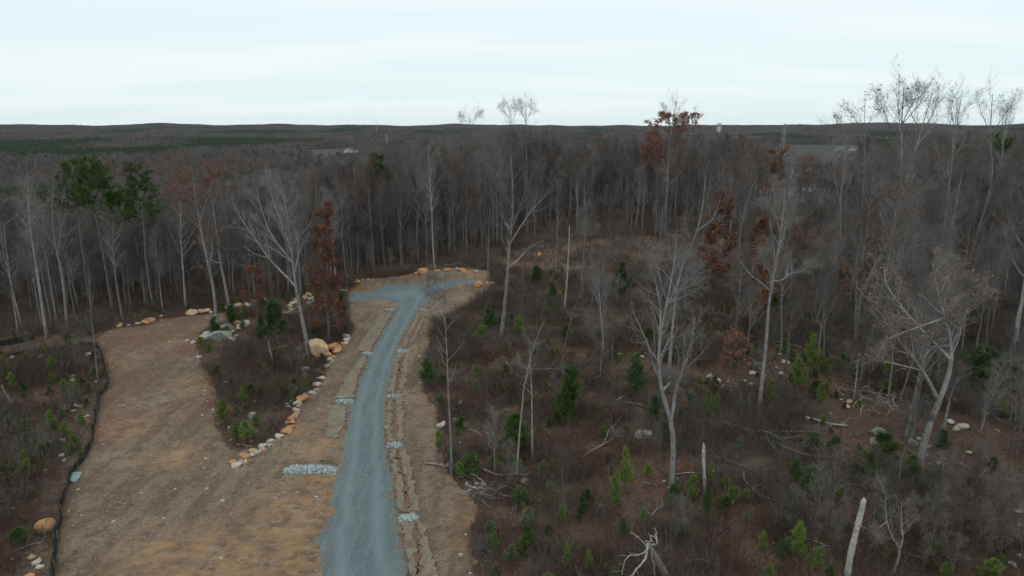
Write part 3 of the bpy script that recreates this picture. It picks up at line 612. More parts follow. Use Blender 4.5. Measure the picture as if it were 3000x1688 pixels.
hero('rust_leaved_tree', 'rust-leaved small tree left of the white-trunked tree', 'tree', 'N 700 1560 720 1300 740 1000 760 800', (), .11, seed=50, bark='bark_dark', leaves=(7000, .18, 'rust'), clump=False, k=(30, 5, 5), tr=(.15, 1), lens=(.2, .5), ang=(45, 80), twl=.35)
hero('rust_leaved_tree', 'rust-leaved small tree touching the white-trunked tree', 'tree', 'I 545 600 560 420 N 1030 1380 1050 1150', (), .1, seed=51, bark='bark_dark', leaves=(5500, .16, 'rust'), clump=False, k=(26, 5, 5), tr=(.12, 1), lens=(.24, .5), ang=(45, 80), twl=.3)
hero('rust_leaved_tree', 'low brown-leaved tree in the rocky clearing', 'tree', 'I 395 900 405 800 400 700 400 600', (), .07, seed=52, bark='bark_dark', leaves=(2600, .11, 'rust_dull'), k=(18, 5, 4), tr=(.15, 1), lens=(.4, .5), ang=(45, 80), twl=.3)
hero('rust_leaved_tree', 'small rusty tree between the stone piles left of the boulder', 'tree', 'M 370 1230 365 1130 350 950 340 800', (), .08, seed=53, bark='bark_dark', leaves=(1600, .12, 'rust'), k=(18, 5, 4), tr=(.3, 1), lens=(.2, .5), ang=(45, 80), twl=.35)
# tall oaks on the right whose tops stand against the sky
SKYT = [('I 1310 660 1320 300 O 560 1000 560 600 545 330 560 60', ['O 555 400 500 250 470 100', 'O 550 330 640 200 680 90', 'O 556 450 420 300 340 140', 'O 555 380 600 150 610 90'], .27, (170, .14, 'rust')),
        ('O 470 1500 490 1100 O 600 700 690 400 740 200 780 75', ['O 690 400 800 250 860 90', 'O 700 420 660 250 650 90', 'O 680 480 850 300 890 200'], .28, (170, .14, 'rust')),
        ('O 830 1450 880 1200 920 900 960 600 1000 330 1050 90', ['O 960 600 1010 400 1100 200 1130 100', 'O 985 420 950 250 930 150', 'O 915 930 880 720 820 540 770 390 750 250', 'O 990 860 960 750 970 640'], .27, (150, .13, 'rust_dull')),
        ('O 1040 1440 1110 1100 1180 900 1230 700 1200 400 1220 110', ['O 1215 380 1290 240 1310 130', 'O 1210 350 1150 220 1160 110', 'O 1170 900 1300 720 1450 570', 'O 1120 1080 1250 950 1400 800'], .28, (150, .13, 'rust_dull')),
        ('O 1180 1400 1250 1000 1300 700 1330 400 1370 170', ['O 1330 400 1400 280 1440 200', 'O 1325 420 1290 300 1270 180', 'O 1260 950 1350 830 1440 760'], .24, (120, .13, 'rust_dull')),
        ('O 300 1400 310 1000 330 700 345 400 340 140', ['O 345 420 290 280 250 200', 'O 345 380 380 250 390 160'], .2, (220, .17, 'rust')),
        ('O 180 1250 200 900 190 600 180 400 170 270', ['O 182 430 130 330 90 280'], .17, (120, .18, 'rust'))]
for i, (tk, lm, r, lv) in enumerate(SKYT):
    hero('bare_tree', ['tall oak topped with dark red leaf tufts against the sky', 'tall oak with broad red-tufted top, right beside its twin', 'tall bare oak with fan-shaped top against the sky', 'tall oak leaning right with long slanting limbs', 'tall bare oak at the far right with its top against the sky', 'slimmer red-tufted oak, leftmost of the tall sky-topped oaks', 'lower bare tree whose thin top just clears the horizon hills'][i], 'tree',
         tk, lm, r, seed=60 + i, leaves=lv, tr=(.45, 1), ang=(18, 42), group=None, up=.16, tww=.018, twl=.8, twig='twig_pale', k=(11, 6, 4), kl=(10, 6, 4))
for i, (tk, lm, lb) in enumerate([('S 1500 690 1498 500 1495 380 B 1285 250 1280 150', ['B 1285 280 1240 200 1215 150', 'B 1285 290 1320 210 1320 150'], 'left one of two round-topped trees rising above the horizon'), ('S 1545 690 1543 500 1542 380 B 1390 220 1390 130', ['B 1390 290 1360 200 1350 140', 'B 1390 280 1430 210 1440 150'], 'right one of two round-topped trees rising above the horizon'),
                                  ('S 1380 690 1376 500 1373 370 B 965 270 970 215', ['B 965 290 920 260 890 240', 'B 968 300 1020 250 1040 210'], 'broad low treetop just clearing the horizon left of the twin round tops')]):
    hero('bare_tree', lb, 'tree', tk, lm, .24, seed=80 + i, bark='bark_dark', k=(14, 5, 4), kl=(13, 5, 4), tr=(.6, 1), lens=(.22, .5), llens=(.6, .5), ang=(20, 50), tww=.022, twl=.8)
# straight front trunks behind the turnaround
for i, (path, r) in enumerate([('B 705 1395 690 1200 685 1000 680 850 665 700 660 450', .2), ('B 840 1240 820 1000 805 850 795 700 775 450', .19), ('B 625 1190 605 1000 595 750 590 500', .17), ('B 920 1220 920 900 915 600 930 420', .24), ('B 995 1200 980 900 965 700', .15), ('B 1020 1200 1020 900 1020 600', .15), ('B 1175 1220 1175 1000 1165 700', .14), ('B 270 1280 260 950 245 700 250 600', .15),
                              ('B 100 1330 80 1000 70 750', .13), ('B 125 1420 115 1100 100 850', .11), ('B 1085 1070 1085 800 1080 600', .17), ('B 2085 940 2090 750 2100 550', .2), ('B 1830 1130 1835 850 1830 600', .17), ('B 2270 1110 2280 900 2300 650', .16)]):
    hero('bare_tree', 'straight grey trunk in the front row of the wood behind the gravel turnaround', 'tree', path, (), r, seed=100 + i, bark='bark_pale' if i % 3 == 0 else 'bark', k=(22, 6, 5), tr=(.45, 1), group='front trunks of the wood behind the turnaround'); enlist(HERO[-1], '{o} front-row trunk from the left, wood edge behind the gravel turnaround')
# thin stems standing in the brush and the far clearing
for i, (path, r) in enumerate([('H 1275 870 1270 600 1250 430', .08), ('H 1180 960 1190 700 1195 560', .06), ('H 1310 370 1320 150 1330 0 B 2100 1200', .09), ('B 1620 1360 1630 1150 1635 900 1640 750', .11), ('B 1105 1420 1110 1150 1125 930', .08), ('B 1915 1350 1910 1100 1920 850', .09), ('I 1300 640 1305 400 1310 150 1310 0', .16), ('I 820 280 825 50 820 -60', .1), ('I 1140 190 1160 50 1180 -100', .15), ('N 620 1160 640 950 655 800 680 600', .17), ('N 880 1250 900 980 930 870 980 700 1050 610', .15), ('I 400 500 410 200 415 0', .1), ('N 1255 1430 1260 1150 1255 950', .1), ('N 90 990 85 800 80 600', .12),
                              ('I 1930 900 1930 600 1960 300 2000 100 2020 -50', .14), ('I 2110 560 2140 250 2180 50 2220 -120', .17), ('I 1890 340 1930 150 1960 -50', .15), ('I 2190 1300 2190 1100 2195 1000', .06), ('J 385 680 382 450 380 240', .06), ('K 860 1040 865 900 868 850', .05)]):
    hero('bare_tree', 'thin bare stem standing alone in the open brush', 'tree', path, (), r, seed=130 + i, bark=('bark', 'bark_pale', 'bark_dark')[i % 3], k=(18, 5, 5), tr=(.35, 1), twl=.5, group='thin bare stems in the brush'); enlist(HERO[-1], '{o} lone bare stem from the left in the open brush')
# pines on the left
for i, (u, v, top, cw, lab, pi) in enumerate([(270, 915, 492, 95, 'leftmost of three tall pines with round green crowns', 0), (330, 912, 480, 110, 'middle one of three tall pines, tallest green crown', 1), (452, 905, 496, 75, 'right one of three tall pines, with a narrow layered crown', 3), (1120, 755, 462, 65, 'lone dark green pine crown in the grey wood left of the turnaround', 3), (-25, 900, 520, 90, 'pine crown cut by the left edge of the view', 0), (385, 905, 570, 55, 'short pine with one flat green crown beside the middle tall pine', 2), (165, 880, 565, 60, 'dim green pine half hidden among bare trees', 2)]):
    b = at(u, v); zt = onplane(u, top, b[1])[2]; s = (zt - b[2]) / 22.
    plant('pine_tree', PINES[pi][:2], tuple(b), lab, 'tree', None, i * 1.3, (s, s, s))

for (u, v), hh in zip(px('H 1090 1000 1095 1200 1760 1270 1010 60 I 1385 740 1650 960 2060 1010 K 1225 660 1090 1100 1390 900 2260 560 2010 1060 H 2210 900 1420 480 M 520 1350'), (2.6, 2.2, 3.4, 3., 4.5, 3.4, 3., 2.2, 2., 2.2, 2.4, 2.2, 3.2, 2.6, 2.4)):
    b = at(u, v); s_ = hh / 18.; enlist(plant('brown_leaved_sapling', RUSTY[0 if hh < 3 else 1], tuple(b), 'x', 'sapling', 'brown-leaved saplings in the brush', u, (s_ * 2.2, s_ * 2.2, s_)), '{o} brown-leaved sapling from the left in the brush')
# ---- the wood: countable trees first, the rest of it as one mass
rngw = np.random.default_rng(77)
EDGE = np.array([(-900, 990), (0, 960), (150, 945), (270, 930), (400, 908), (560, 885), (640, 868), (760, 885), (870, 880), (1000, 850), (1040, 815), (1250, 782), (1400, 745), (1480, 700), (1600, 655), (1800, 640), (2000, 628), (2200, 660), (2400, 740), (2600, 770), (2800, 800), (3000, 830), (3900, 900)], float)
def edge(u): return np.interp(u, EDGE[:, 0], EDGE[:, 1])
def jitter_grid(step, dmin, dmax, azm, rng, jit=.42):
    n = int(dmax / step) + 1; gx, gy = np.meshgrid(np.arange(-n, n + 1) * step, np.arange(0, n + 1) * step); gx = gx.ravel(); gy = gy.ravel()
    gx = gx + rng.uniform(-jit, jit, gx.size) * step; gy = gy + rng.uniform(-jit, jit, gy.size) * step
    d = np.hypot(gx, gy); a = np.degrees(np.arctan2(gx, gy)); k = (d > dmin) & (d < dmax) & (np.abs(a) < azm); return gx[k], gy[k]
x, y = jitter_grid(4.3, 70, 270, 43, rngw); z = height(x, y); u, v, f = proj(x, y, z)
dens = np.where((u > 2300) & (v > 640), .45, .85)
opn = (u > 1450) & (v >= edge(u) - 4) & (v < edge(u) + np.interp(u, [1450, 1900, 2300, 2650, 3000], [40, 70, 170, 300, 420])) & (rngw.random(len(x)) < np.interp(u, [1500, 1950, 2200, 2600], [.07, .12, .3, .4]))
k = ((v < edge(u) - 4) & (rngw.random(len(x)) < dens)) | opn; x, y, z, u, v, opn = x[k], y[k], z[k], u[k], v[k], opn[k]
# keep the window over the far houses thinner
hole = (np.abs(u - 2350) < 150) & (np.hypot(x, y) > 118) & (rngw.random(len(x)) < .92); x, y, z, u, v, opn = x[~hole], y[~hole], z[~hole], u[~hole], v[~hole], opn[~hole]
o = np.argsort(np.hypot(x, y)); x, y, z, u, v, opn = x[o], y[o], z[o], u[o], v[o], opn[o]
hgt = np.interp(u, [0, 500, 900, 1200, 1500, 2000, 2300, 2700, 3000], [16.5, 16.3, 18.5, 22.5, 23.8, 23.5, 22.5, 24, 26]) * rngw.uniform(.7, 1.06, len(u)) * np.where(opn, rngw.uniform(.4, 1., len(u)), 1)
hgt = np.minimum(hgt, 27.6 - z - .0045 * np.hypot(x, y) + np.where(u > 2500, 3, 0))
vis = (u > -60) & (u < 3060); ids = np.where(vis)[0][:250]; isone = np.zeros(len(x), bool); isone[ids] = True
ZL = [(600, 'bare grey tree of the dense wood left behind the dirt track'), (1250, 'bare grey tree of the dense wood behind the stone piles'), (2000, 'bare grey tree of the dense wood beyond the gravel turnaround'), (2500, 'bare grey tree of the open wood beyond the far clearing'), (9999, 'bare grey tree of the tangled wood on the right-hand slope')]
pk = rngw.integers(0, 12, len(x)); rz = rngw.uniform(0, 6.28, len(x))
med = np.median(hgt[ids]) / 20.
for i in ids:
    lab = next(l for m, l in ZL if u[i] < m); s = hgt[i] / 20.
    r = rngw.random()
    if r < .035: enlist(plant('rust_leaved_tree', RUSTY[pk[i] % 3], (x[i], y[i], z[i] - .1), lab, 'tree', 'rust-leaved trees scattered in the wood', rz[i], s * .85), '{o} rust-leaved tree from the left, ' + lab[lab.index(' of the ') + 4:])
    else:
        bk = ('grey-barked', 'grey-barked', 'dark-barked', 'grey-barked', 'pale-barked', 'grey-barked')[pk[i] % 6]; fk = 'forked' if pk[i] % 4 == 1 else 'straight'; hc = 'tall' if s > med else 'lower'
        t_ = plant('bare_tree', BARE[pk[i]][:2], (x[i], y[i], z[i] - .1), lab, 'tree', 'bare trees of the surrounding wood', rz[i], (s * rngw.uniform(.85, 1.1), s * rngw.uniform(.85, 1.1), s)); enlist(t_, '{o} ' + f'{hc} {fk} {bk} tree from the left, ' + lab[lab.index(' of the ') + 4:])
SAPW = []
for i in range(4):
    q_ = SAPL_GEO[i]; SAPW.append(q_.mesh('sapling_whole', [M['twig'], M['twig']]))
wood = Scatter('woods', [b[2] for b in BARE] + [p[2] for p in PINES] + SAPW)
xu, yu = jitter_grid(3.1, 70, 230, 42, rngw, .5); zu = height(xu, yu); uu_, vu_, _f = proj(xu, yu, zu); ku = (vu_ < edge(uu_) + 6) & (uu_ > -200) & (uu_ < 3200) & (rngw.random(len(xu)) < .8) & ~((np.abs(uu_ - 2350) < 130) & (vu_ < 660))
wood.put(np.column_stack([xu, yu, zu])[ku], rngw.uniform(0, 6.28, ku.sum()), rngw.uniform(.7, 2.6, ku.sum()), 16 + rngw.integers(0, 4, ku.sum()))
r_ = ~isone; n = r_.sum(); idx = np.where((rngw.random(n) < .03) & ~((u[r_] > 1820) & (u[r_] < 2500)), 12 + rngw.integers(0, 4, n), pk[r_])
wood.put(np.column_stack([x, y, z - .1])[r_], rz[r_], hgt[r_] / np.where(idx > 11, 23., 20.), idx)
wood.done()

# ---- far woods to the horizon
def far_tree(seed, kind):
    rng = np.random.default_rng(seed); g = Geo(); H = 17 + 4 * rng.random()
    if kind == 'pine':
        t = rng.uniform(0, 1, 160); a = rng.uniform(0, 6.28, 160); r = 3.0 * np.sqrt(rng.random(160)) * np.sin(np.pi * np.clip(t * .85 + .15, 0, 1)) ** .7
        P = np.column_stack([r * np.cos(a), r * np.sin(a), H * (.5 + .5 * t)]); d = unit(P - np.array([0, 0, H * .6])) + rng.normal(size=P.shape) * .4
        g.add(*ribbons(P, unit(d) * 1.1, .55, rng), 0)
    else:
        t = rng.uniform(0, 1, 210); a = rng.uniform(0, 6.28, 210); r = 3.3 * np.sqrt(rng.random(210)) * np.sin(np.pi * np.clip(t * .8 + .17, 0, 1)) ** .6
        P = np.column_stack([r * np.cos(a), r * np.sin(a), H * (.4 + .52 * t)]); d = unit(P * np.array([.5, .5, 0]) + np.array([0, 0, 2.5]) + rng.normal(size=P.shape))
        g.add(*ribbons(P, d * 2.4, .15, rng), 0)
    g.add(*ribbons(np.array([[0, 0, 0.]]), np.array([[0, 0, H * .95]]), .42, rng), 1); return g
def clump(seed, mixk, n, size):
    rng = np.random.default_rng(seed); g = Geo(); s = int(math.ceil(math.sqrt(n)))
    for q in range(n):
        kind = rng.choice(['grey', 'red', 'pine'], p=mixk); t = far_tree(seed * 50 + q, kind); mi = {'grey': 0, 'red': 1, 'pine': 2}[kind]
        px_ = ((q % s) + rng.uniform(.1, .9)) / s - .5; py_ = ((q // s) + rng.uniform(.1, .9)) / s - .5; k_ = rng.uniform(.75, 1.12)
        h2 = Geo(); 
        for vv, ff, mm, sm in zip(t.v, t.f, t.m, t.sm): h2.add(vv * k_ + np.array([px_ * size, py_ * size, 0]), ff - ff.min(), 0, False); h2.m[-1] = np.where(mm == 0, mi, 3)
        g.join(h2)
    return g.mesh('far_clump', [M['far_grey'], M['far_red'], M['far_pine'], M['bark_dark']])
singles = [clump(300 + i, m, 1, .01) for i, m in enumerate([(1, 0, 0)] * 5 + [(0, 1, 0)] * 2 + [(0, 0, 1)] * 3)]
clumps = [clump(330 + i, m, 25, 34.) for i, m in enumerate([(.92, .06, .02), (.85, .1, .05), (.9, .08, .02), (.6, .32, .08), (.45, .1, .45), (.1, .02, .88), (.06, .02, .92)])]
far = Scatter('far_woods', singles + clumps)
FIELD = [at(u, v)[:2] for u, v in ((700, 470), (760, 440), (1010, 436), (1080, 452), (1000, 490), (800, 490))]
def in_town(u, v): return inpoly(u, v, [(2240, 425), (2580, 425), (2580, 600), (2240, 600)]) | inpoly(u, v, [(860, 440), (1060, 436), (1090, 480), (900, 490)]) | inpoly(u, v, [(2240, 452), (2800, 452), (2800, 475), (2240, 475)])
x, y = jitter_grid(6.3, 255, 760, 42, rngw); z = height(x, y); u, v, f = proj(x, y, z)
k = ((vnoise(x / 40, y / 40, 4) > .12) & ~(in_town(u, v) & (rngw.random(len(x)) < .88))) | ((np.hypot(x, y) < 330) & (np.abs(u - 2400) > 180)); x, y, z = x[k], y[k], z[k]
pn = vnoise(x / 70, y / 45, 9) + .12 * (np.degrees(np.arctan2(x, y)) < -25); rd = vnoise(x / 60, y / 60, 12); rr = rngw.random(len(x))
idx = np.where(pn + .25 * rr > np.where(np.degrees(np.arctan2(x, y)) < -8, .86, .95), 7 + rngw.integers(0, 3, len(x)), np.where(rd + .4 * rr > 1.08, 5 + rngw.integers(0, 2, len(x)), rngw.integers(0, 5, len(x))))
far.put(np.column_stack([x, y, z]), rngw.uniform(0, 6.28, len(x)), rngw.uniform(.75, 1.1, len(x)), idx)
x, y = jitter_grid(30., 745, 6600, 40, rngw, .3); z = height(x, y); u, v, f = proj(x, y, z); k = ~(in_town(u, v)) & (vnoise(x / 120, y / 120, 5) > .06); x, y, z = x[k], y[k], z[k]
d_ = np.hypot(x, y); pn = .85 * vnoise(x / 240, y / 420, 21) + .25 * vnoise(x / 70, y / 90, 22); rd = vnoise(x / 200, y / 150, 23); rr = rngw.random(len(x))
idx = np.where(pn > .73, 15 + rngw.integers(0, 2, len(x)), np.where(pn > .64, 14, np.where(rd > .66, 13, 10 + rngw.integers(0, 3, len(x)))))
far.put(np.column_stack([x, y, z]), rngw.integers(0, 4, len(x)) * 1.5708 + .3, rngw.uniform(.9, 1.1, len(x)), idx)
far.done()

# ------------------------------------------------------------------ undergrowth
def brush_clump(seed, n, hmin, hmax, rad, mk, w=.013, leaf=0, lm=None, forks=3):
    rng = np.random.default_rng(seed); a = rng.uniform(0, 6.28, n); r = rad * np.sqrt(rng.random(n)); P = np.column_stack([r * np.cos(a), r * np.sin(a), np.zeros(n) - .05])
    d = unit(np.column_stack([np.cos(a) * r * .5, np.sin(a) * r * .5, np.ones(n)]) + rng.normal(size=(n, 3)) * .22); L = rng.uniform(hmin, hmax, n); g = Geo()
    g.add(*ribbons(P, d * L[:, None], w, rng), 0)
    t = rng.uniform(.25, .9, (n, forks)); pos = (P[:, None] + d[:, None] * (L[:, None] * t)[..., None]).reshape(-1, 3); d2 = unit(np.repeat(d, forks, 0) + .7 * rng.normal(size=pos.shape)); L2 = np.repeat(L, forks) * rng.uniform(.2, .5, len(pos))
    g.add(*ribbons(pos, d2 * L2[:, None], w * .75, rng), 0)
    if leaf: g.add(*leafcards(pos[rng.integers(0, len(pos), leaf)] + rng.normal(size=(leaf, 3)) * .12, .06, rng), 1)
    return g.mesh('brush_source', [M[mk], M[lm or mk]])
BR = [brush_clump(400, 34, .5, 1.3, .6, 'brush', .018), brush_clump(401, 38, .6, 1.6, .7, 'brush', .018), brush_clump(402, 30, .4, 1.1, .6, 'brush', .016, leaf=30, lm='rust_dull'), brush_clump(403, 22, 1., 2.4, .6, 'brush', .018, forks=4), brush_clump(404, 24, .7, 1.7, .6, 'brush_grey', .014, forks=4), brush_clump(405, 14, 1.4, 3.2, .5, 'brush_grey', .02, forks=5),
      brush_clump(406, 40, .15, .5, .5, 'straw', .012), brush_clump(407, 30, .2, .7, .5, 'brush', leaf=40, lm='rust_dull')]
x, y = jitter_grid(.5, 30, 135, 46, rngw, .5); x2, y2 = jitter_grid(.95, 135, 260, 42, rngw, .5); far_b = np.concatenate([np.ones(len(x)), np.full(len(x2), 1.5)]); x = np.concatenate([x, x2]); y = np.concatenate([y, y2]); z = height(x, y); u, v, f = proj(x, y, z)
keep = (u > -900) & (u < 3900) & (v < 2300); x, y, z, u, v, far_b = [q[keep] for q in (x, y, z, u, v, far_b)]
ind = inpoly(x, y, DIRT); dm = distpoly(x, y, DIRT, True); fd = distpoly(x, y, FENCE)
wd = v < edge(u); cl = inpoly(u, v, CLEAR_PX)
n1 = vnoise(x / 3.5, y / 3.5, 31); n2 = vnoise(x / 9, y / 9, 32)
BAREP = [(u_, v_, r) for u_, v_, r in cb('I 500 880 700 750 800 850 600 800', 5.) + cb('I 1250 1150 1400 1150', 4.5) + cb('K 1300 400 2000 550 1850 350 2150 400', 5.) + cb('J 1550 720 1600 620 1500 900', 3.5) + cb('J 1100 1150', 2.) + cb('I 1150 1000', 3.) + cb('D 2220 370 2230 420 1640 600 1700 580 1830 520 1820 378 1900 380 2320 320', 3.2) + cb('I 250 960 420 950 540 900', 3.) + cb('J 1510 400', 2.) + cb('E 1120 770', 2.2) + cb('D -80 705 0 700 60 690 130 690 200 680 270 660 340 655 420 650 500 655 580 660 660 640 30 660', 2.6)]
bb = blobs(BAREP)(x, y, None)
d = np.hypot(x, y); pr = np.where(wd, .2 + .25 * (d < 125), np.clip(1.6 * n1 + .08, .28, 1.2)) * np.where(cl, .42, 1) * (1 - .85 * bb) * (1 - .75 * (1 - sstep(.5, 2.5, fd)) ) * np.interp(d, [30, 80, 135, 136, 260], [1.1, 1., .8, 1.1, .9])
pr = np.where(ind, np.where(dm < .5, .12, 0), pr)
k = rngw.random(len(x)) < pr; x, y, z, u, v, n2, wd, bb, far_b = [q[k] for q in (x, y, z, u, v, n2, wd, bb, far_b)]
rr = rngw.random(len(x)); idx = np.select([rr < .24, rr < .46, rr < .6, rr < .76, rr < .86, rr < .92], [0, 1, 2, 3, 4, 5], 7)
grey = (vnoise(x / 6, y / 6, 35) > .62) & (rr > .45); idx = np.where(grey, np.where(rr > .8, 5, 4), idx); idx = np.where((vnoise(x / 4, y / 4, 36) > .8) & (rr > .3), 6, idx); idx = np.where(wd & (idx == 6), 0, idx)
SEED = []
for i in range(3):
    g, c = young_pine(480 + i, 1., dense=.35, wid=.45); f_ = Geo(); f_.join(g, [0]); f_.join(c, [0, 1]); SEED.append(f_.mesh('seedling_source', [M['bark_dark'], M[('needle_bright', 'needle', 'needle_pale')[i]]]))
ST = []
for i in range(3):
    rng = np.random.default_rng(490 + i); P = np.array([[(-1, 0, .12), (-.3, .06 * rng.normal(), .2), (.4, .08 * rng.normal(), .16), (1, .1 * rng.normal(), .08)]]); g = Geo(); R_ = np.array([[.03, .026, .02, .01]]); g.add(*tubes(P, R_, 4), 0, True)
    P2, R2 = grow(P, R_, 5, (.3, 1), lambda t, L: L * .3, (30, 60), .06, .15, 3, rng); g.add(*tubes(P2, np.maximum(R2, .007), 3), 0, True); ST.append(g.mesh('stick_source', [M['dead' if i == 0 else 'dead_dark']]))
ug = Scatter('undergrowth', BR + SEED + ST)
xs, ys = jitter_grid(1.25, 32, 130, 46, rngw, .5); zs = height(xs, ys); us, vs_, _f = proj(xs, ys, zs); ks = ~inpoly(xs, ys, DIRT) & (vs_ > edge(us) - 10) & (us > -200) & (us < 3200)
pv_ = vnoise(xs / 7, ys / 7, 51) > .5; rs_ = rngw.random(len(xs)); k1 = ks & (rs_ < np.where(pv_, .22, .05)); k2 = ks & (rs_ > .9)
ug.put(np.column_stack([xs, ys, zs])[k1], rngw.uniform(0, 6.28, k1.sum()), rngw.uniform(.35, 1.3, k1.sum()), 8 + rngw.integers(0, 3, k1.sum()))
ug.put(np.column_stack([xs, ys, zs])[k2], rngw.uniform(0, 6.28, k2.sum()), rngw.uniform(.4, 1.5, k2.sum()), 11 + rngw.integers(0, 3, k2.sum()), rngw.uniform(-.2, .2, (k2.sum(), 2)))
ug.put(np.column_stack([x, y, z]), rngw.uniform(0, 6.28, len(x)), rngw.uniform(.4, 1.2, len(x)) * (.6 + .8 * vnoise(x / 5, y / 5, 38)) * far_b * np.where(bb > .4, .6, 1), idx)
ug.done()
# tiny dead stalks and pebbles on the cleared ground
peb = []
for i in range(3):
    rng = np.random.default_rng(450 + i); bm = bmesh.new(); bmesh.ops.create_icosphere(bm, subdivisions=1, radius=1)
    for w_ in bm.verts: w_.co *= rng.uniform(.75, 1.15); w_.co.z *= .65
    m_ = bpy.data.meshes.new('pebble_source'); bm.to_mesh(m_); bm.free(); m_.materials.append(M[('rock_white', 'rock_tan', 'rock_white')[i]]); peb.append(m_)
x, y = jitter_grid(.55, 32, 135, 46, rngw, .5); k = inpoly(x, y, DIRT) & ~inpoly(x, y, ROAD); x, y = x[k], y[k]
pr = .035 + .16 * blobs(cb('F 1750 720 1800 700 2000 720 2150 730 1700 600', 2.5))(x, y, None) + .1 * (distpoly(x, y, DIRT, True) < 1.5); k = rngw.random(len(x)) < pr; x, y = x[k], y[k]
m_ = peb[0].copy(); m_.materials.clear(); m_.materials.append(M['riprap']); peb.append(m_)
pb = Scatter('pebbles', peb)
xr, yr = jitter_grid(.34, 32, 135, 46, rngw, .5); dr_ = distpoly(xr, yr, ROAD, True); kr = inpoly(xr, yr, DIRT) & ~inpoly(xr, yr, ROAD) & (rngw.random(len(xr)) < .5 * np.exp(-dr_ / .35)); xr, yr = xr[kr], yr[kr]
pb.put(np.column_stack([xr, yr, height(xr, yr) + .09]), rngw.uniform(0, 6.28, len(xr)), rngw.uniform(.03, .09, len(xr)), np.full(len(xr), 3)); pb.put(np.column_stack([x, y, height(x, y) + .05]), rngw.uniform(0, 6.28, len(x)), rngw.gamma(2., .035, len(x)) + .025, rngw.integers(0, 3, len(x))); pb.done()
x, y = jitter_grid(.5, 32, 135, 46, rngw, .5); k = inpoly(x, y, DIRT) & (distpoly(x, y, ROAD, True) > .4) & ~inpoly(x, y, ROAD) & (rngw.random(len(x)) < .14 + .4 * (vnoise(x / 3, y / 5, 41) > .55)); x, y = x[k], y[k]
k = inpoly(*proj(x, y, height(x, y))[:2], [(-100, 900), (3000, 700), (3000, 1700), (-100, 1700)]); x, y = x[k], y[k]
GT = [brush_clump(460 + i, 16, .06, .2, .32, mk, .012, forks=2) for i, mk in enumerate(('straw', 'brush', 'straw'))]
gt = Scatter('dry_grass', GT); gt.put(np.column_stack([x, y, height(x, y) + .03]), rngw.uniform(0, 6.28, len(x)), rngw.uniform(.5, 1.1, len(x)), rngw.integers(0, 3, len(x))); gt.done()

# ------------------------------------------------------------------ young pines, cedars, saplings
YOUNG = [  # zone phrase, crop entries: x, y of the middle, width, height, kind
 ('in brush left of the fence', 'F 395 290 100 150 b 205 400 90 110 d 280 390 100 120 b 350 490 140 110 p 500 360 80 120 b 565 440 100 120 b 205 560 100 120 b 90 620 80 120 b 215 640 120 150 b 20 720 90 110 b 620 285 60 90 b 50 250 90 110 l 580 40 60 110 b 160 1140 170 130 l 20 870 70 90 p D 390 830 90 140 b 100 960 80 120 b 190 1000 80 100 l 210 790 70 100 b 350 700 70 90 b 540 670 60 70 b 60 900 60 80 l 400 930 70 80 b 40 830 60 90 p 480 740 50 70 l 590 960 40 100 b'),
 ('on the brushy island', 'P 185 830 120 200 b 300 1010 110 180 b 395 1015 140 200 b 365 680 100 200 b 490 910 80 110 b 590 1010 50 110 b 850 590 90 150 l 950 580 80 130 b 440 610 90 120 l 740 640 90 120 l 955 345 80 110 b 1105 340 80 120 d 690 300 120 130 d 575 420 70 110 b 655 540 70 110 b 530 660 70 90 l 830 680 60 80 b 40 210 70 100 b 260 540 80 90 l E 790 500 190 280 d 1300 400 70 270 d 690 520 70 160 d 470 450 110 160 l 340 540 80 120 d 1100 560 100 120 l'),
 ('on the right verge', 'E 1940 880 130 230 d 2350 560 90 120 b 2420 470 90 130 d G 1250 430 90 160 b 1490 600 150 160 d H 330 490 110 160 d 280 575 100 110 b J 210 600 130 170 d'),
 ('in the middle brush', 'H 565 520 90 130 b 925 590 90 110 l 690 700 60 80 b 950 1090 210 420 l 1440 920 180 300 d 1590 1160 100 190 d 895 110 40 80 b 820 270 80 120 l 1340 210 120 280 l 520 1350 220 260 l 1380 1310 70 80 p 700 150 120 120 l 1540 590 110 100 l J 1360 640 120 340 b 1285 820 120 220 b 385 1210 90 170 b 630 1180 120 250 l 785 1230 80 130 p 940 1300 80 160 b 1090 1340 70 150 b 1285 1420 80 100 b 1725 890 100 120 d 1350 1080 80 150 l 1045 950 90 160 l 1880 770 120 180 b 1985 900 100 260 l 580 850 170 110 d 390 1400 60 120 p 1810 1100 130 140 l 550 390 200 330 l 1650 350 100 130 d 1220 1400 60 80 p'),
 ('on the right rocky slope', 'I 880 890 150 250 b 960 750 120 240 b 1050 820 110 140 b 1220 840 130 190 l 1545 860 110 150 b 1035 1050 90 200 b 660 1040 90 160 b 420 1150 60 180 p 2280 860 380 340 d 1000 90 170 170 l 1180 120 120 130 d 1080 390 50 110 b 820 340 50 80 p 690 360 60 90 l 2410 1160 80 110 b 2530 1250 70 100 b 1530 980 100 80 b 180 1120 100 220 b 60 1120 100 130 p 250 1150 90 200 b 1000 1000 120 110 l'),
 ('in the lower right thicket', 'K 860 1210 150 250 b 600 1190 90 150 b 1020 1320 120 160 b 660 1410 100 110 b 745 1260 90 150 d 2310 1390 200 160 b 1480 560 230 360 l 1460 740 180 150 d 1740 670 130 160 d 1900 770 170 190 d 1940 420 120 180 d 970 740 170 270 d 850 660 110 160 l 420 460 80 120 p 680 400 60 110 p 980 440 110 120 d 1150 440 100 120 d 390 840 50 140 b 210 680 70 170 b 60 770 130 160 b 840 880 140 160 d 2330 600 100 110 l 1110 1420 90 90 l 760 1060 120 150 l 2410 190 70 90 b')]
KN = dict(b='bright', d='dark', p='pale', l='loose'); KW = dict(b='bright green', d='dark green', p='pale grey-green', l='loose olive-green')
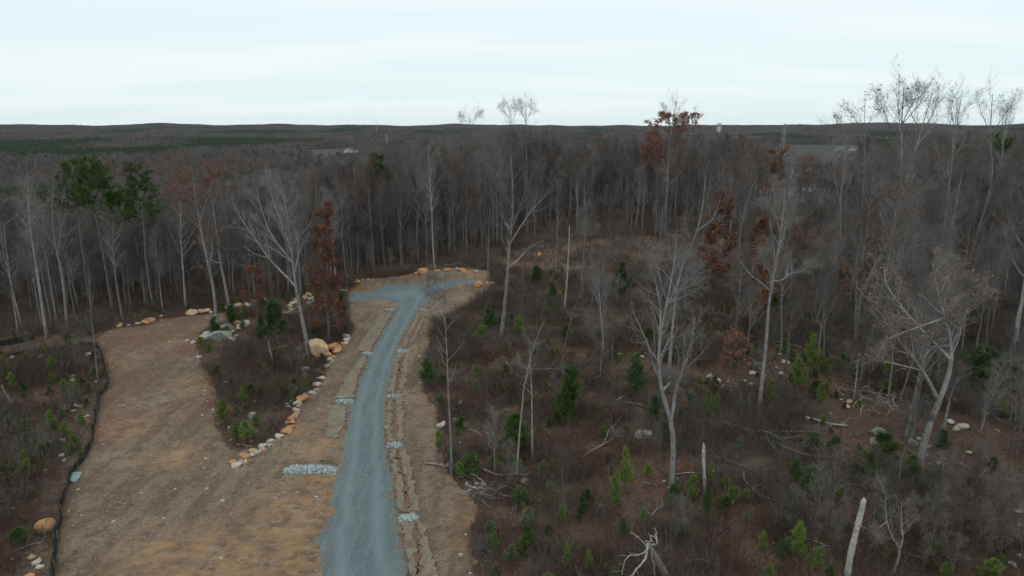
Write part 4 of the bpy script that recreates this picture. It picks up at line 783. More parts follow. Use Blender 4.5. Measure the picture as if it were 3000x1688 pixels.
rngy = np.random.default_rng(5)
for zone, spec in YOUNG:
    toks = spec.split(); items = []; c = None; i = 0
    while i < len(toks):
        if toks[i] in CR: c = CR[toks[i]]; i += 1; continue
        a, b_, w_, h_ = map(float, toks[i:i + 4]); kd = toks[i + 4]; i += 5
        uu = c[0] + a * c[2]; items.append((uu, c[1] + (b_ + h_ / 2) * c[2], w_ * c[2], h_ * c[2], kd))
    for kd in 'bdpl':
        sub = sorted([t for t in items if t[4] == kd])
        for q, (uu, vb, w_, h_, _) in enumerate(sub):
            b = at(uu, vb); dp = depth(b); hh = onplane(uu, vb - h_, b[1])[2] - b[2]; ww = w_ / FS * dp; base_w = {'b': .8, 'p': .68, 'd': .76, 'l': .6}[kd] * 1.15
            sx = ww / (base_w * 2.2) ; sz = hh / 2.2; nm = 'cedar_bush' if kd == 'd' else 'young_pine'
            wd_ = 'bush' if kd == 'd' else 'young pine'
            lab = f'{ordinal(q + 1)} {KW[kd]} {wd_} from the left {zone}' if len(sub) > 1 else f'only {KW[kd]} {wd_} {zone}'
            plant(nm, YP[KN[kd]][rngy.integers(0, 3)], tuple(b - np.array([0, 0, .05])), lab, 'bush' if kd == 'd' else 'young pine', wd_ + ('es' if kd == 'd' else 's') + ' ' + zone, rngy.uniform(0, 6.28), (max(sx * 1.3, sz * .42) * rngy.uniform(.85, 1.2), max(sx * 1.3, sz * .42) * rngy.uniform(.85, 1.2), sz * rngy.uniform(.9, 1.12)))
for q in range(110):                               # grey leafless saplings in the brush
    uu, vv = rngy.uniform(1350, 2990), rngy.uniform(820, 1660)
    if q % 5 == 0: uu, vv = rngy.uniform(20, 260), rngy.uniform(1000, 1600)
    if q % 3 == 1: uu, vv = rngy.uniform(2250, 2990), rngy.uniform(1480, 1700)
    if inpoly([uu], [vv], DIRT_PX)[0] or vv < edge(uu) + 15: continue
    b = at(uu, vv); s = rngy.uniform(.5, 1.15); e = rngy.uniform(.8, 1.3); tl = 'tall' if s * e > .9 else 'low'; hv = 'upper' if vv < 1130 else 'lower'
    enlist(plant('bare_sapling', SAPL[q % 4], tuple(b), 'x', 'sapling', 'leafless saplings in the brush', rngy.uniform(0, 6.28), (s, s, s * e)), ('{o} ' + tl + ' leafless sapling from the left in the ' + hv + ' brush right of the drive') if uu > 1200 else '{o} ' + tl + ' leafless sapling from the left in the brush beside the silt fence')

for q in range(95):
    uu = 1500 + 1500 * rngy.random() ** .62; vv = rngy.uniform(edge(uu) + 5, np.interp(uu, [1500, 2300, 3000], [1000, 1200, 1420]))
    if inpoly([uu], [vv], DIRT_PX)[0]: continue
    b = at(uu, vv); hv = 'behind the white-trunked tree' if vv < 950 else 'around the rocky clearing'
    if q % 5 < 2: s = rngy.uniform(.38, .75); t_ = plant('slender_tree', BARE[rngy.integers(0, 12)][:2], tuple(b), 'x', 'tree', 'slender bare trees on the right-hand slope', rngy.uniform(0, 6.28), (s, s, s * rngy.uniform(.9, 1.3))); nm = 'slender full-crowned bare tree'
    else: s = rngy.uniform(1.1, 2.2); t_ = plant('slender_tree', SAPL[q % 4], tuple(b), 'x', 'tree', 'slender bare trees on the right-hand slope', rngy.uniform(0, 6.28), (s, s, s * rngy.uniform(.8, 1.25))); nm = 'slender bushy bare tree'
    t_.rotation_euler = (rngy.normal() * .09, rngy.normal() * .09, t_.rotation_euler[2]); enlist(t_, '{o} ' + nm + ' from the left ' + hv)

# ------------------------------------------------------------------ rocks
def rock_mesh(seed, name, mk, sub=3, cuts=14, amp=.06, box=0):
    rng = np.random.default_rng(seed); bm = bmesh.new(); bmesh.ops.create_icosphere(bm, subdivisions=sub, radius=1)
    V = np.array([v.co for v in bm.verts]); 
    if box: V = np.clip(V, -box, box)
    for _ in range(cuts):
        n = unit(rng.normal(size=3)); dd = rng.uniform(.5, .8); s = V @ n; V = V - np.maximum(s - dd, 0)[:, None] * n * .97
    for fq in (1.7, 3.9): V = V * (1 + amp / fq * 1.6 * np.sin(V @ rng.normal(size=3) * fq + rng.uniform(0, 6)) * np.cos(V @ rng.normal(size=3) * fq))[:, None]
    V = V / np.abs(V).max(0); 
    for v, c in zip(bm.verts, V): v.co = c
    m_ = bpy.data.meshes.new(name); bm.to_mesh(m_); bm.free(); m_.materials.append(M[mk]); m_.polygons.foreach_set('use_smooth', [sub > 2] * len(m_.polygons)); return m_
RK = {k: [rock_mesh(500 + 10 * i + j, 'rock_' + k, mk, 3) for j in range(8)] for i, (k, mk) in enumerate((('w', 'rock_white'), ('o', 'rock_orange'), ('t', 'rock_tan'), ('g', 'rock_grey')))}
for k in RK:
    for m_ in RK[k]: m_.polygons.foreach_set('use_smooth', [False] * len(m_.polygons))
RW = dict(w='whitish', o='orange', t='tan', g='grey')
rngr = np.random.default_rng(9)
u_row = lambda u: u < 1350
def put_rock(uu, vv, wpx, k, label, group, flat=None, name='rock', me=None):
    b = at(uu, vv + wpx * .18); dp = depth(b); r = (.62 if u_row(uu) else .52) * wpx / FS * dp; fl = flat or rngr.uniform(.55, .8)
    o = link(name, me or RK[k][rngr.integers(0, 8)]); o.location = (b[0], b[1] + r * .2, b[2] + r * fl * .52); o.rotation_euler = (rngr.uniform(-.2, .2), rngr.uniform(-.2, .2), rngr.uniform(0, 6.28))
    e = rngr.uniform(.85, 1.15); o.scale = (r * e, r / e, r * fl); return tag(o, label, name, group)
def rocks(spec):
    out = []; c = None; t = spec.split(); i = 0
    while i < len(t):
        if t[i] in CR: c = CR[t[i]]; i += 1; continue
        out.append((c[0] + float(t[i]) * c[2], c[1] + float(t[i + 1]) * c[2], float(t[i + 2]) * c[2], t[i + 3])); i += 4
    return out
ROW = rocks('P 265 1360 25 w 270 1312 55 o 300 1328 90 w 340 1292 40 w 380 1298 35 w 382 1258 82 o 450 1240 60 w 460 1200 60 t 490 1215 40 w 520 1200 40 w 540 1155 78 w 555 1182 50 t 600 1150 45 w 612 1110 60 w 630 1130 25 w 655 1105 40 t 702 1090 40 o 705 1060 68 w 770 1015 98 o 822 972 45 o 785 975 40 o '
            '768 930 40 o 825 930 60 o 822 905 70 o 845 870 72 o 872 838 45 t 862 815 60 w 888 775 45 o 880 748 80 w 912 716 105 o 935 672 50 w 1003 645 58 w 1045 655 30 w 1045 622 35 o 1070 620 20 w 1055 580 76 w 1092 512 78 w 1110 460 30 o 1145 400 58 w 1180 370 25 w 1200 343 30 w 1170 332 46 w 1213 315 40 o 1168 295 58 o '
            '1250 262 74 o 1205 232 100 o 1235 205 58 o 1275 222 45 o E 1270 690 45 o 1300 668 40 o 1318 660 30 w 1325 640 55 w 1325 608 48 w')
tot = len(ROW)
for q, (a, b_, w_, k) in enumerate(ROW):
    put_rock(a, b_, w_, k, f'{RW[k]} rock, {ordinal(q + 1)} from the lower end of the row beside the drive', 'rocks lined up along the drive')
ZR = [('on the brushy island', 'rocks lying in the island brush', 'P 955 430 85 w 1060 440 45 w 1030 430 35 w 945 480 60 g 790 785 45 w 775 755 30 w 815 730 40 g 475 735 40 g 190 555 40 w 125 475 28 w 465 870 80 g 230 978 30 w 245 1092 24 w 440 1105 42 o 320 1140 35 g 130 940 34 g 880 235 55 g'),
      ('in the grey outcrop at the head of the island', 'rocks of the grey outcrop', 'D 1530 610 55 w 1570 590 65 w 1620 582 65 w 1685 605 115 g 1620 625 95 g 1565 620 60 w 1750 630 40 w 1762 642 30 w 1710 548 85 g 1790 512 42 t 1815 532 62 t 1852 500 52 w 1862 525 42 t 1800 548 42 w 1455 655 40 w 1500 650 30 t 1780 606 30 w 1752 576 40 t'),
      ('in the stone pile beyond the island', 'stones of the pile beyond the island', 'D 1775 382 32 w 1800 376 46 t 1832 382 48 o 1865 380 50 w 1885 372 40 w 1915 345 42 w 1690 398 52 g 1995 330 30 w 2135 318 26 w'),
      ('in the heap behind the leaning grey tree', 'stones of the heap behind the leaning tree', 'D 2225 330 34 w 2215 360 44 w 2240 350 40 t 2190 385 40 w 2225 402 50 o 2200 420 52 t 2240 430 44 w 2175 437 42 w 2215 442 34 t 2325 297 50 t 2350 330 44 w 2300 320 40 t 2370 350 50 g 2330 355 36 g 2150 430 30 w'),
      ('at the far end of the dirt track', 'rocks along the head of the dirt track', 'D 1445 434 74 t 1520 420 52 t 1555 420 60 t 1590 426 30 w 900 525 42 t 970 522 22 w 1040 511 36 w 1075 505 30 t 1118 497 75 o 1155 505 16 w 622 528 22 w 1215 457 30 w'),
      ('on the bank behind the gravel turnaround', 'rocks on the bank behind the turnaround', 'E 2015 118 34 o 2090 108 48 o 2165 103 32 w 2200 108 62 o 1900 130 85 o 1850 138 44 o 1410 200 52 o 1450 185 32 t 1490 180 22 w 1520 185 18 w 2310 117 30 w 1290 262 30 w 1320 262 26 w'),
      ('beside the right tip of the gravel', 'rocks beside the right tip of the gravel', 'E 2325 222 75 o 2400 210 38 t 2428 208 42 t'),
      ('along the edge of the right-hand verge', 'rocks along the right-hand verge', 'E 2050 1278 72 w 2180 1115 32 w 2155 1155 22 w 2145 1240 32 t 2190 1100 28 w G 1310 540 24 t 1320 605 24 w 1280 485 26 w 1465 745 28 w 1475 805 26 w 1530 1345 38 o 1410 440 24 w 1480 800 20 w'),
      ('in the brush left of the silt fence', 'rocks left of the silt fence', 'F 485 178 58 w 550 205 32 w 480 262 30 w 575 165 40 w 610 170 34 w 575 130 30 w 465 540 42 w 480 575 32 w 342 650 26 w 100 945 42 g 280 1345 62 w 303 1382 46 w 240 1310 50 t 95 1320 22 w 470 430 50 w 465 330 32 w 660 240 30 w D 550 910 36 w 545 945 42 w 483 975 26 w 665 750 50 w 305 765 42 w 270 830 32 w 245 880 36 w 725 950 22 w 90 770 32 w'),
      ('in the middle of the right-hand brush', 'rocks in the middle of the brush', 'H 1370 1165 42 g 1455 750 36 w 1480 740 26 t 1510 735 38 g 1500 760 30 w 1335 740 26 w 1395 622 38 t 1510 650 30 w 480 812 28 g 780 975 60 g J 615 730 85 g 720 875 45 g 1190 920 62 g 1075 1378 34 g 530 1070 42 g 2195 578 30 o 2400 850 34 g 2035 655 34 w 1665 730 25 w 1765 712 22 w 1695 780 20 w 770 645 34 g 1840 1070 34 g'),
      ('in the rocky clearing by the white-trunked tree', 'rocks of the rocky clearing', 'I 205 915 68 g 145 935 42 g 270 945 46 w 300 985 36 w 360 990 26 w 365 1015 36 w 465 945 34 w 525 968 38 w 530 890 52 w 340 950 30 w 735 740 28 w 780 735 48 w 780 805 64 w 745 885 38 w 710 842 24 w 797 945 28 w 50 1030 62 g 620 905 30 w 570 820 60 g 640 870 40 g'),
      ('on the leaf-covered slope at the right', 'rocks on the leaf-covered slope', 'I 1840 945 95 g 1257 1103 44 t 1245 1140 40 w 1200 1085 26 w 1118 1190 26 w 2025 1255 62 w 2110 1290 90 w 2075 1310 60 w 2380 1320 32 w 2060 1095 50 w 2380 330 50 w 2270 370 30 w K 1490 360 130 g 1735 440 72 g 1862 470 62 g 1950 600 64 w 1880 608 42 w 1965 482 32 w 2015 482 32 w 1970 560 42 w 2000 632 26 w 2165 515 42 w 1590 680 52 g 1785 410 42 w 2545 965 62 w 2410 1190 52 g 2545 1065 42 t 2490 1360 72 w 2560 1300 62 w 595 845 34 w 1995 855 52 w 690 1200 22 t 1455 440 110 g 1840 530 40 g')]
for zone, grp, spec in ZR:
    R_ = rocks(spec)
    for k in 'wotg':
        sub = sorted([r for r in R_ if r[3] == k])
        for q, (a, b_, w_, _) in enumerate(sub):
            lab = f'{ordinal(q + 1)} {RW[k]} rock from the left {zone}' if len(sub) > 1 else f'only {RW[k]} rock {zone}'
            put_rock(a, b_, w_, k, lab, grp)
BIG = rock_mesh(611, 'tan_boulder', 'rock_tan', 4, 7, .02, .62)
b = at(*px('E 1113 755')[0]); dp = depth(b); r = 66 * .3882 / FS * dp
o = link('boulder', BIG); o.location = (b[0], b[1] + r * .6, b[2] + r * .72); o.scale = (r, r * .9, r * .95); o.rotation_euler = (.05, -.12, .35); tag(o, 'huge squared tan boulder at the top of the rock row', 'boulder')
b = at(*px('F 330 1130')[0]); r = 80 * .3882 / FS * depth(b)
o = link('boulder', rock_mesh(623, 'orange_boulder', 'rock_orange', 4, 5, .05)); o.location = (b[0], b[1] + r * .5, b[2] + r * .42); o.scale = (r, r * .85, r * .72); o.rotation_euler = (0, .12, .3); tag(o, 'big rounded orange boulder beside the silt fence', 'boulder')
b = at(*px('F 218 1460')[0]); r = 45 * .3882 / FS * depth(b); o = link('boulder', rock_mesh(627, 'low_orange_boulder', 'rock_orange', 3, 5, .05)); o.location = (b[0], b[1], b[2] + r * .2); o.scale = (r, r * .8, r * .5); tag(o, 'low orange-tan boulder cut by the bottom edge left of the silt fence', 'boulder')
b = at(*px('H 1510 1385')[0]); r = 68 * .3882 / FS * depth(b); o = link('boulder', rock_mesh(631, 'grey_boulder', 'rock_grey', 4, 6, .06)); o.location = (b[0], b[1] + r * .4, b[2] + r * .4); o.scale = (r, r * .7, r * .62); o.rotation_euler = (0, -.15, .2); tag(o, 'big grey boulder left of the pale forked tree', 'boulder')
# slate-coloured slab by the fence
sl = [at(u, v) for u, v in px('F 530 685 562 675 620 674 612 700 590 725 566 752 534 742')]; g = Geo(); n = len(sl)
top = np.array([p + np.array([0, 0, .16]) for p in sl]); bot = np.array([p - np.array([0, 0, .05]) for p in sl])
bm = bmesh.new(); tv = [bm.verts.new(p) for p in top]; bv = [bm.verts.new(p) for p in bot]; bm.faces.new(tv)
for i in range(n): bm.faces.new((tv[i], bv[i], bv[(i + 1) % n], tv[(i + 1) % n]))
bmesh.ops.recalc_face_normals(bm, faces=bm.faces); me = bpy.data.meshes.new('stone_slab'); bm.to_mesh(me); bm.free(); me.materials.append(M['slab'])
tag(link('stone_slab', me), 'flat blue-grey stone slab lying against the silt fence', 'slab')

# ------------------------------------------------------------------ ditch matting, check dams, silt fence
def strip(name, left, right, material, off, dip, label=None, cat=None, kind=None, seed=0, nx=7, group=None, ragged=.06):
    L = resample([at(*p) for p in px(left)], 26); R = resample([at(*p) for p in px(right)], 26); rng = np.random.default_rng(seed)
    t = np.linspace(0, 1, nx); P = L[:, None] * (1 - t)[None, :, None] + R[:, None] * t[None, :, None]
    P[:, 0, :2] += rng.normal(size=(26, 2)) * ragged; P[:, -1, :2] += rng.normal(size=(26, 2)) * ragged
    P[0, :, 1] += rng.normal(size=nx) * ragged * 2; P[-1, :, 1] += rng.normal(size=nx) * ragged * 2
    P[..., 2] = height(P[..., 0], P[..., 1]) + off + dip * (np.abs(t - .5) * 2)[None] ** 1.5 + .03 * rng.random(P.shape[:2])
    b = P[13, nx // 2].copy(); i, j = np.meshgrid(np.arange(25), np.arange(nx - 1), indexing='ij'); q = (i * nx + j).ravel()
    g = Geo(); g.add(P - b, np.stack([q, q + 1, q + nx + 1, q + nx], 1), 0, True)
    # skirt down to the soil
    ring = np.concatenate([np.arange(nx), np.arange(1, 26) * nx + nx - 1, 25 * nx + np.arange(nx - 1)[::-1], np.arange(1, 25)[::-1] * nx]); V = (P - b).reshape(-1, 3)[ring]; n = len(ring)
    g.add(np.concatenate([V, V - np.array([0, 0, off + dip + .08])]), np.stack([np.arange(n), (np.arange(n) + 1) % n, (np.arange(n) + 1) % n + n, np.arange(n) + n], 1), 0)
    me = g.mesh(name, [material]); bm = bmesh.new(); bm.from_mesh(me); bmesh.ops.recalc_face_normals(bm, faces=bm.faces); bm.to_mesh(me); bm.free()
    if me.polygons[10].normal.z < 0: me.flip_normals()
    o = link(name, me); o.location = b; return tag(o, label, cat, group, kind)
MATS = [('E 1880 432 1990 335 2060 285', 'E 1935 400 2020 335 2105 278', 'straw matting strip nearest the turnaround on the right verge'),
        ('E 1845 480 1800 570 1745 695', 'E 1935 430 1880 560 1808 690', 'straw matting strip above the upper right check dam'),
        ('E 1712 765 1680 880 1645 1035', 'E 1800 730 1790 880 1750 1040', 'straw matting strip between the two upper right check dams'),
        ('E 1640 1080 1632 1220 1630 1400', 'E 1760 1070 1750 1220 1755 1400', 'straw matting strip between the middle right check dams'),
        ('G 882 510 915 660 930 820 945 980', 'G 1010 500 1060 700 1090 850 1100 965', 'straw matting strip above the lowest right check dam'),
        ('G 965 1060 990 1180 1050 1448 S 1230 1800', 'G 1110 1035 1165 1200 1250 1430 S 1345 1780', 'straw matting strip running off the bottom of the right verge'),
        ('E 1590 430 1480 590 1400 725', 'E 1680 430 1600 570 1500 735', 'straw matting strip highest on the left verge'),
        ('E 1440 770 1330 930 1245 1080', 'E 1480 770 1410 930 1385 1075', 'straw matting strip between the left check dams'),
        ('E 1185 1130 1190 1240 1160 1370', 'E 1320 1140 1310 1260 1270 1380', 'wide straw matting patch above the big grey stone pile')]
for i, (l, r, lb) in enumerate(MATS): strip('erosion_mat', l, r, M['mat'], .115, .035, lb, 'erosion mat', seed=i, ragged=.13, group='erosion mats in the road ditches')
LEAFS = [('E 1770 690 1830 560 1890 450', 'E 1790 690 1850 560 1905 450'), ('E 1690 1030 1710 880 1740 770', 'E 1722 1030 1735 880 1760 770'), ('E 1665 1390 1668 1220 1672 1090', 'E 1712 1390 1712 1220 1700 1090'), ('G 990 960 985 780 955 640 925 520', 'G 1025 960 1015 780 975 640 945 520'), ('G 1075 1446 1085 1250 1060 1060', 'G 1115 1446 1110 1250 1090 1060'), ('E 2000 345 2045 300 2075 280', 'E 2012 348 2055 300 2085 280')]
for i, (l, r) in enumerate(LEAFS): strip('fallen_leaves', l, r, M['leafbed'], .14, .015, kind='stuff', seed=50 + i, nx=5, ragged=.16)

def dam(cx, wpx, dpx, nst, label, seed, ang=0.):
    rng = np.random.default_rng(seed); b = at(*cx); dp = depth(b); hw = wpx / FS * dp / 2; hd = dpx / FS * dp / 2 * 1.7
    root = thing('check_dam', tuple(b), label, 'check dam', 'stone check dams beside the drive', ang)
    n = 16; xs = np.linspace(-1, 1, n); X, Y = np.meshgrid(xs, xs); Zm = .42 * hd * np.clip(1 - X ** 4, 0, 1) * np.clip(1 - Y ** 2, 0, 1) + .03 * rng.random(X.shape) - .03
    V = np.stack([X * hw * (1 + .06 * rng.normal(size=X.shape)), Y * hd * (1 + .06 * rng.normal(size=X.shape)), Zm], -1).reshape(-1, 3); i, j = np.meshgrid(np.arange(n - 1), np.arange(n - 1), indexing='ij'); q = (i * n + j).ravel()
    g = Geo(); g.add(V, np.stack([q, q + 1, q + n + 1, q + n], 1), 0, True); link('gravel_bed', g.mesh('dam_bed', [M['slab']]), root)
    st = Geo(); bm = bmesh.new(); bmesh.ops.create_icosphere(bm, subdivisions=1, radius=1); bv = np.array([v.co for v in bm.verts]); bf = np.array([[v.index for v in f.verts] for f in bm.faces]); bm.free()
    for _ in range(nst):
        x_ = rng.uniform(-1, 1); y_ = -abs(rng.normal(.35, .4)) if rng.random() < .75 else rng.uniform(-1, .6)
        z_ = .42 * hd * max(0, 1 - x_ ** 4) * max(0, 1 - y_ ** 2); s = rng.uniform(.06, .16) * (1 if y_ > -1 else .7)
        st.add(bv * rng.uniform(.7, 1.2, (len(bv), 1)) * s * np.array([1, 1, .75]) + np.array([x_ * hw, y_ * hd, z_ + s * .3]), bf, 0)
    o = link('stones', st.mesh('dam_stones', [M['riprap']]), root); o['kind'] = 'stuff'; return root
dam(px('G 285 650')[0], 400 * .3882, 80 * .3882, 320, 'largest blue-grey stone dam left of the drive', 1)
dam(px('E 1488 742')[0], 85 * .3882, 34 * .3882, 70, 'small stone dam left of the drive, level with the tan boulder', 2)
dam(px('E 1315 1100')[0], 130 * .3882, 45 * .3882, 90, 'stone dam left of the drive behind a pale wooden board', 3)
dam(px('E 1650 408')[0], 75 * .3882, 26 * .3882, 60, 'stone dam at the orange clay corner of the turnaround', 4)
dam(px('E 1912 412')[0], 75 * .3882, 24 * .3882, 60, 'stone dam on the right side just below the turnaround', 5)
dam(px('E 1750 722')[0], 75 * .3882, 36 * .3882, 70, 'second stone dam down the right side of the drive', 6)
dam(px('E 1680 1060')[0], 95 * .3882, 38 * .3882, 80, 'third stone dam down the right side of the drive', 7, .05)
dam(px('G 920 462')[0], 115 * .3882, 55 * .3882, 100, 'fourth stone dam down the right side of the drive', 8, .1)
dam(px('G 1025 1010')[0], 150 * .3882, 65 * .3882, 130, 'lowest stone dam on the right side of the drive', 9, .12)
def plank(pts, r, label, name, mk, cat, rise=.12, sides=6, twist=0):
    P = np.array([at(*p) for p in pts]); P[:, 2] += rise; b = P[0].copy(); Q = resample(P - b, 8); R = np.full(8, r); g = Geo(); g.add(*tubes(Q[None], R[None] * np.linspace(1, .8, 8)[None], sides), 0, True)
    o = link(name, g.mesh(name, [M[mk]])); o.location = b; return tag(o, label, cat)
plank(px('E 1245 1082 1320 1082 1388 1073'), .05, 'pale thin wooden board edging the left stone dam', 'board', 'dead', 'board', .25)
plank(px('G 350 600 430 606 488 632'), .06, 'dark mossy board at the right end of the largest stone dam', 'board', 'needle_dark', 'board', .3)

def fence(path, label, hgt_=.62):
    P = np.array([at(*p) for p in path]); m = 90; L = resample(P, m); rng = np.random.default_rng(int(abs(P[0, 0]) * 10)); b = L[0].copy()
    root = thing('silt_fence', tuple(b), label, 'silt fence'); T = unit(np.gradient(L[:, :2], axis=0)); Nn = np.column_stack([-T[:, 1], T[:, 0]])
    rows = []
    for q, (hh, of) in enumerate(((-.06, .06), (.12, .03), (.3, .0), (.48, .0), (1., .0), (1.02, .02), (.3, .05), (-.06, .09))):
        w_ = .09 * np.sin(np.arange(m) * .9 + q) * hh + rng.normal(size=m) * .04; sag = hgt_ * (.8 + .22 * np.abs(np.cos(np.arange(m) * math.pi / 6)) + .1 * rng.random(m)); zz = height(L[:, 0], L[:, 1]) + hh * sag
        rows.append(np.column_stack([L[:, :2] + Nn * (of + w_)[:, None], zz]) - b)
    V = np.stack(rows, 0); k = len(rows); i, j = np.meshgrid(np.arange(k - 1), np.arange(m - 1), indexing='ij'); q = (i * m + j).ravel(); g = Geo(); g.add(V.reshape(-1, 3), np.stack([q, q + 1, q + m + 1, q + m], 1), 0, True)
    link('fabric', g.mesh('fence_fabric', [M['fabric']]), root); sm = None
    for q in range(0, m, 6):
        if sm is None:
            bm = bmesh.new(); bmesh.ops.create_cube(bm, size=1); bmesh.ops.scale(bm, verts=bm.verts, vec=(.045, .045, .95)); sm = bpy.data.meshes.new('fence_stake'); bm.to_mesh(sm); bm.free(); sm.materials.append(M['stake'])
        o = link('stake', sm, root); p = L[q] - b; o.location = (p[0] + Nn[q, 0] * .12, p[1] + Nn[q, 1] * .12, float(height(*L[q, :2])) - b[2] + .36); o.rotation_euler = (rng.normal() * .06, rng.normal() * .06, rng.random())
    return root
fence(FENCE_PX, 'long black fabric silt fence winding down the left side of the dirt track', .6)
fence(px('D -300 720 -100 700 0 682 100 668 200 645 262 632'), 'short black silt fence piece before the wood at the left edge', .8)
fence(px('D -100 775 60 765 180 735 300 720 420 705 520 688 600 678'), 'half buried black silt fence behind the left brush', .35)

# ------------------------------------------------------------------ logs, snags, brush piles
def log(pts, r, label, seed, mk='dead_dark', limbs=8, name='fallen_log', rise=.15, tw=True):
    rng = np.random.default_rng(700 + seed); P = np.array([at(*p) for p in pts]); b = P[0].copy(); P[:, 2] += rise; P[1:-1, 2] += rng.uniform(0, .12, len(P) - 2); root = thing(name, tuple(b), label, 'log')
    Q = resample(P - b, 14); R = r * np.linspace(1, .35, 14); R[0] *= 1.05; g = Geo(); g.add(*tubes(Q[None], R[None], 8), 0, True); e = np.argsort(R)[::-1][:1]
    a = np.arange(8) ; g.add(np.concatenate([g.v[0][:8], Q[:1]]), np.array([[i, (i + 1) % 8, 8] for i in range(8)]), 0)
    link('trunk', g.mesh(name + '_trunk', [M[mk]]), root)
    if limbs:
        Pb, Rb = grow(Q[None], R[None], limbs, (.4, 1.), lambda t, L: L * .32 + .3, (25, 60), -.03, .18, 6, rng, .55); Pb[..., 2] = np.maximum(Pb[..., 2], .02 + (Q[0, 2] - rise) * 0); c = Geo(); c.add(*tubes(Pb, np.maximum(Rb, .012), 5), 0, True)
        P2, R2 = grow(Pb, Rb, 4, (.3, 1.), lambda t, L: L * .5 + .1, (25, 60), 0, .2, 4, rng, .6); c.add(*tubes(P2, np.maximum(R2, .007), 3), 0, True); link('branches', c.mesh(name + '_branches', [M[mk]]), root)
    return root
log(px('K 60 275 240 305 420 325 560 400 700 460 850 540 1000 560 1150 585'), .2, 'long fallen tree with spread branches across the right-hand brush', 1, limbs=14)
log(px('K 180 290 330 295 450 310 600 345'), .12, 'grey log lying along the back of the long fallen tree', 2, limbs=3)
log(px('K 740 370 860 375 980 370 1060 385'), .09, 'thin grey log right above the long fallen tree', 3, limbs=6)
log(px('K 930 265 1040 290 1120 320 1240 322'), .17, 'short thick pale log on the leaf-covered slope', 4, 'dead', limbs=3)
log(px('K 240 555 400 610 600 700 740 740 860 780'), .11, 'long thin fallen stem below the long fallen tree', 5, limbs=8)
log(px('K 1400 360 1500 420 1600 450 1700 465'), .1, 'grey log at the foot of the leaning oak', 6, limbs=3)
log(px('K 1700 505 1760 550 1850 575'), .08, 'short crooked branch right of the wavy stem', 7, limbs=4)
log(px('K 460 680 460 740 520 800 580 860 700 890'), .09, 'crooked dead branch low in the right brush', 8, 'dead', limbs=4)
log(px('K 2170 880 2210 760 2260 690 2350 600'), .14, 'rotting pale-streaked log on the right-hand slope', 9, 'dead_dark', limbs=4)
log(px('I 450 600 600 635 740 660 850 690 1000 740 1190 800'), .2, 'long dark log behind the white-trunked tree', 10, limbs=4)
log(px('I 640 630 720 628 800 635'), .09, 'thin log lying parallel behind the long dark log', 11, 'dead', limbs=0)
log(px('I 650 815 690 880 715 960'), .08, 'dark forked branch among the rocks of the clearing', 12, limbs=2)
log(px('J 1040 560 1130 510 1220 460 1330 390'), .11, 'fallen trunk with a pale broken end in the middle brush', 13, 'dead', limbs=6)
log(px('J 1370 150 1450 160 1550 190'), .17, 'thick grey log below the dark cedars', 14, limbs=2)
log(px('J 1300 135 1340 110 1390 75'), .08, 'small dead branch left of the thick grey log', 15, 'dead', limbs=3)
log(px('G 1145 605 1220 620 1300 636 1440 642'), .1, 'dark log lying on the right verge by the slim grey tree', 16, 'dead_dark', limbs=0)
log(px('J 60 310 130 270 250 215'), .06, 'thin pole lying near the white rock at the verge', 17, 'dead_dark', limbs=2)
log(px('J 300 650 380 700 480 700 560 690'), .07, 'curved grey branch by the brush pile', 18, 'dead', limbs=4)
log(px('J 1750 690 1850 685 1950 685'), .05, 'thin white stick between the forked tree and the short snag', 19, 'dead', limbs=0)
for i, (p, r) in enumerate([('B 1620 1350 1760 1300 1900 1235', .16), ('B 1720 1310 1850 1300 1970 1275', .14), ('B 780 1360 830 1360 875 1352', .12), ('B 2400 1350 2480 1330 2560 1310', .12), ('B 1950 1210 2050 1230 2200 1240', .12), ('N 240 1110 330 1090 470 1110', .2), ('N 320 1250 400 1240 450 1230', .1), ('N 700 1430 780 1350 860 1290', .12), ('B 1950 1270 2100 1290 2250 1300', .1), ('B 2050 1160 2150 1170 2260 1190', .12)]):
    log(px(p), r, ['long grey log lying before the wood at the far clearing', 'second grey log crossing the long one at the far clearing', 'pale log at the bank behind the turnaround', 'log at the right end of the far clearing', 'thin log amid the slash of the far clearing', 'dark log heap at the back of the far clearing', 'short pale log in front of the dark log heap', 'slanting pale pole in front of the rust-leaved trees', 'low log in the middle of the far clearing', 'log behind the slash of the far clearing'][i], 40 + i, 'dead' if i in (2, 6, 7) else 'dead_dark', limbs=7)
def snag(path, r0, r1, label, seed, mk='dead', stubs=5, jag=.25):
    rng = np.random.default_rng(760 + seed); T = px(path); b = at(*T[0]); pts = np.array([onplane(u, v, b[1]) for u, v in T]) - b; pts[:, 1] += pts[:, 2] * rng.normal() * .06; pts[0, 2] -= .2; P = resample(pts, 14); R = np.linspace(r0, r1, 14); R = R * (1 + .07 * rng.normal(size=14)); root = thing('snag', tuple(b), label, 'snag')
    g = Geo(); V, F = tubes(P[None], R[None], 9); V[-9:, 2] += rng.uniform(-.2, 1, 9) * jag; g.add(V, F, 0, True); g.add(np.concatenate([V[-9:], P[-1:] - np.array([0, 0, jag * .6])]), np.array([[i, (i + 1) % 9, 9] for i in range(9)]), 0); link('trunk', g.mesh('snag_trunk', [M[mk]]), root)
    if stubs:
        S, RS = grow(P[None], R[None], stubs, (.3, .98), lambda t, L: L * .1 + .1, (40, 75), .03, .15, 4, rng, .45); c = Geo(); c.add(*tubes(S, np.maximum(RS, .012), 5), 0, True); link('stubs', c.mesh('snag_stubs', [M[mk]]), root)
    return root
snag('K 1240 1480 1250 1300 1285 1080 1310 940 1325 860', .2, .16, 'tall thick grey snag with a broken top at the bottom edge', 1, stubs=3, jag=.4)
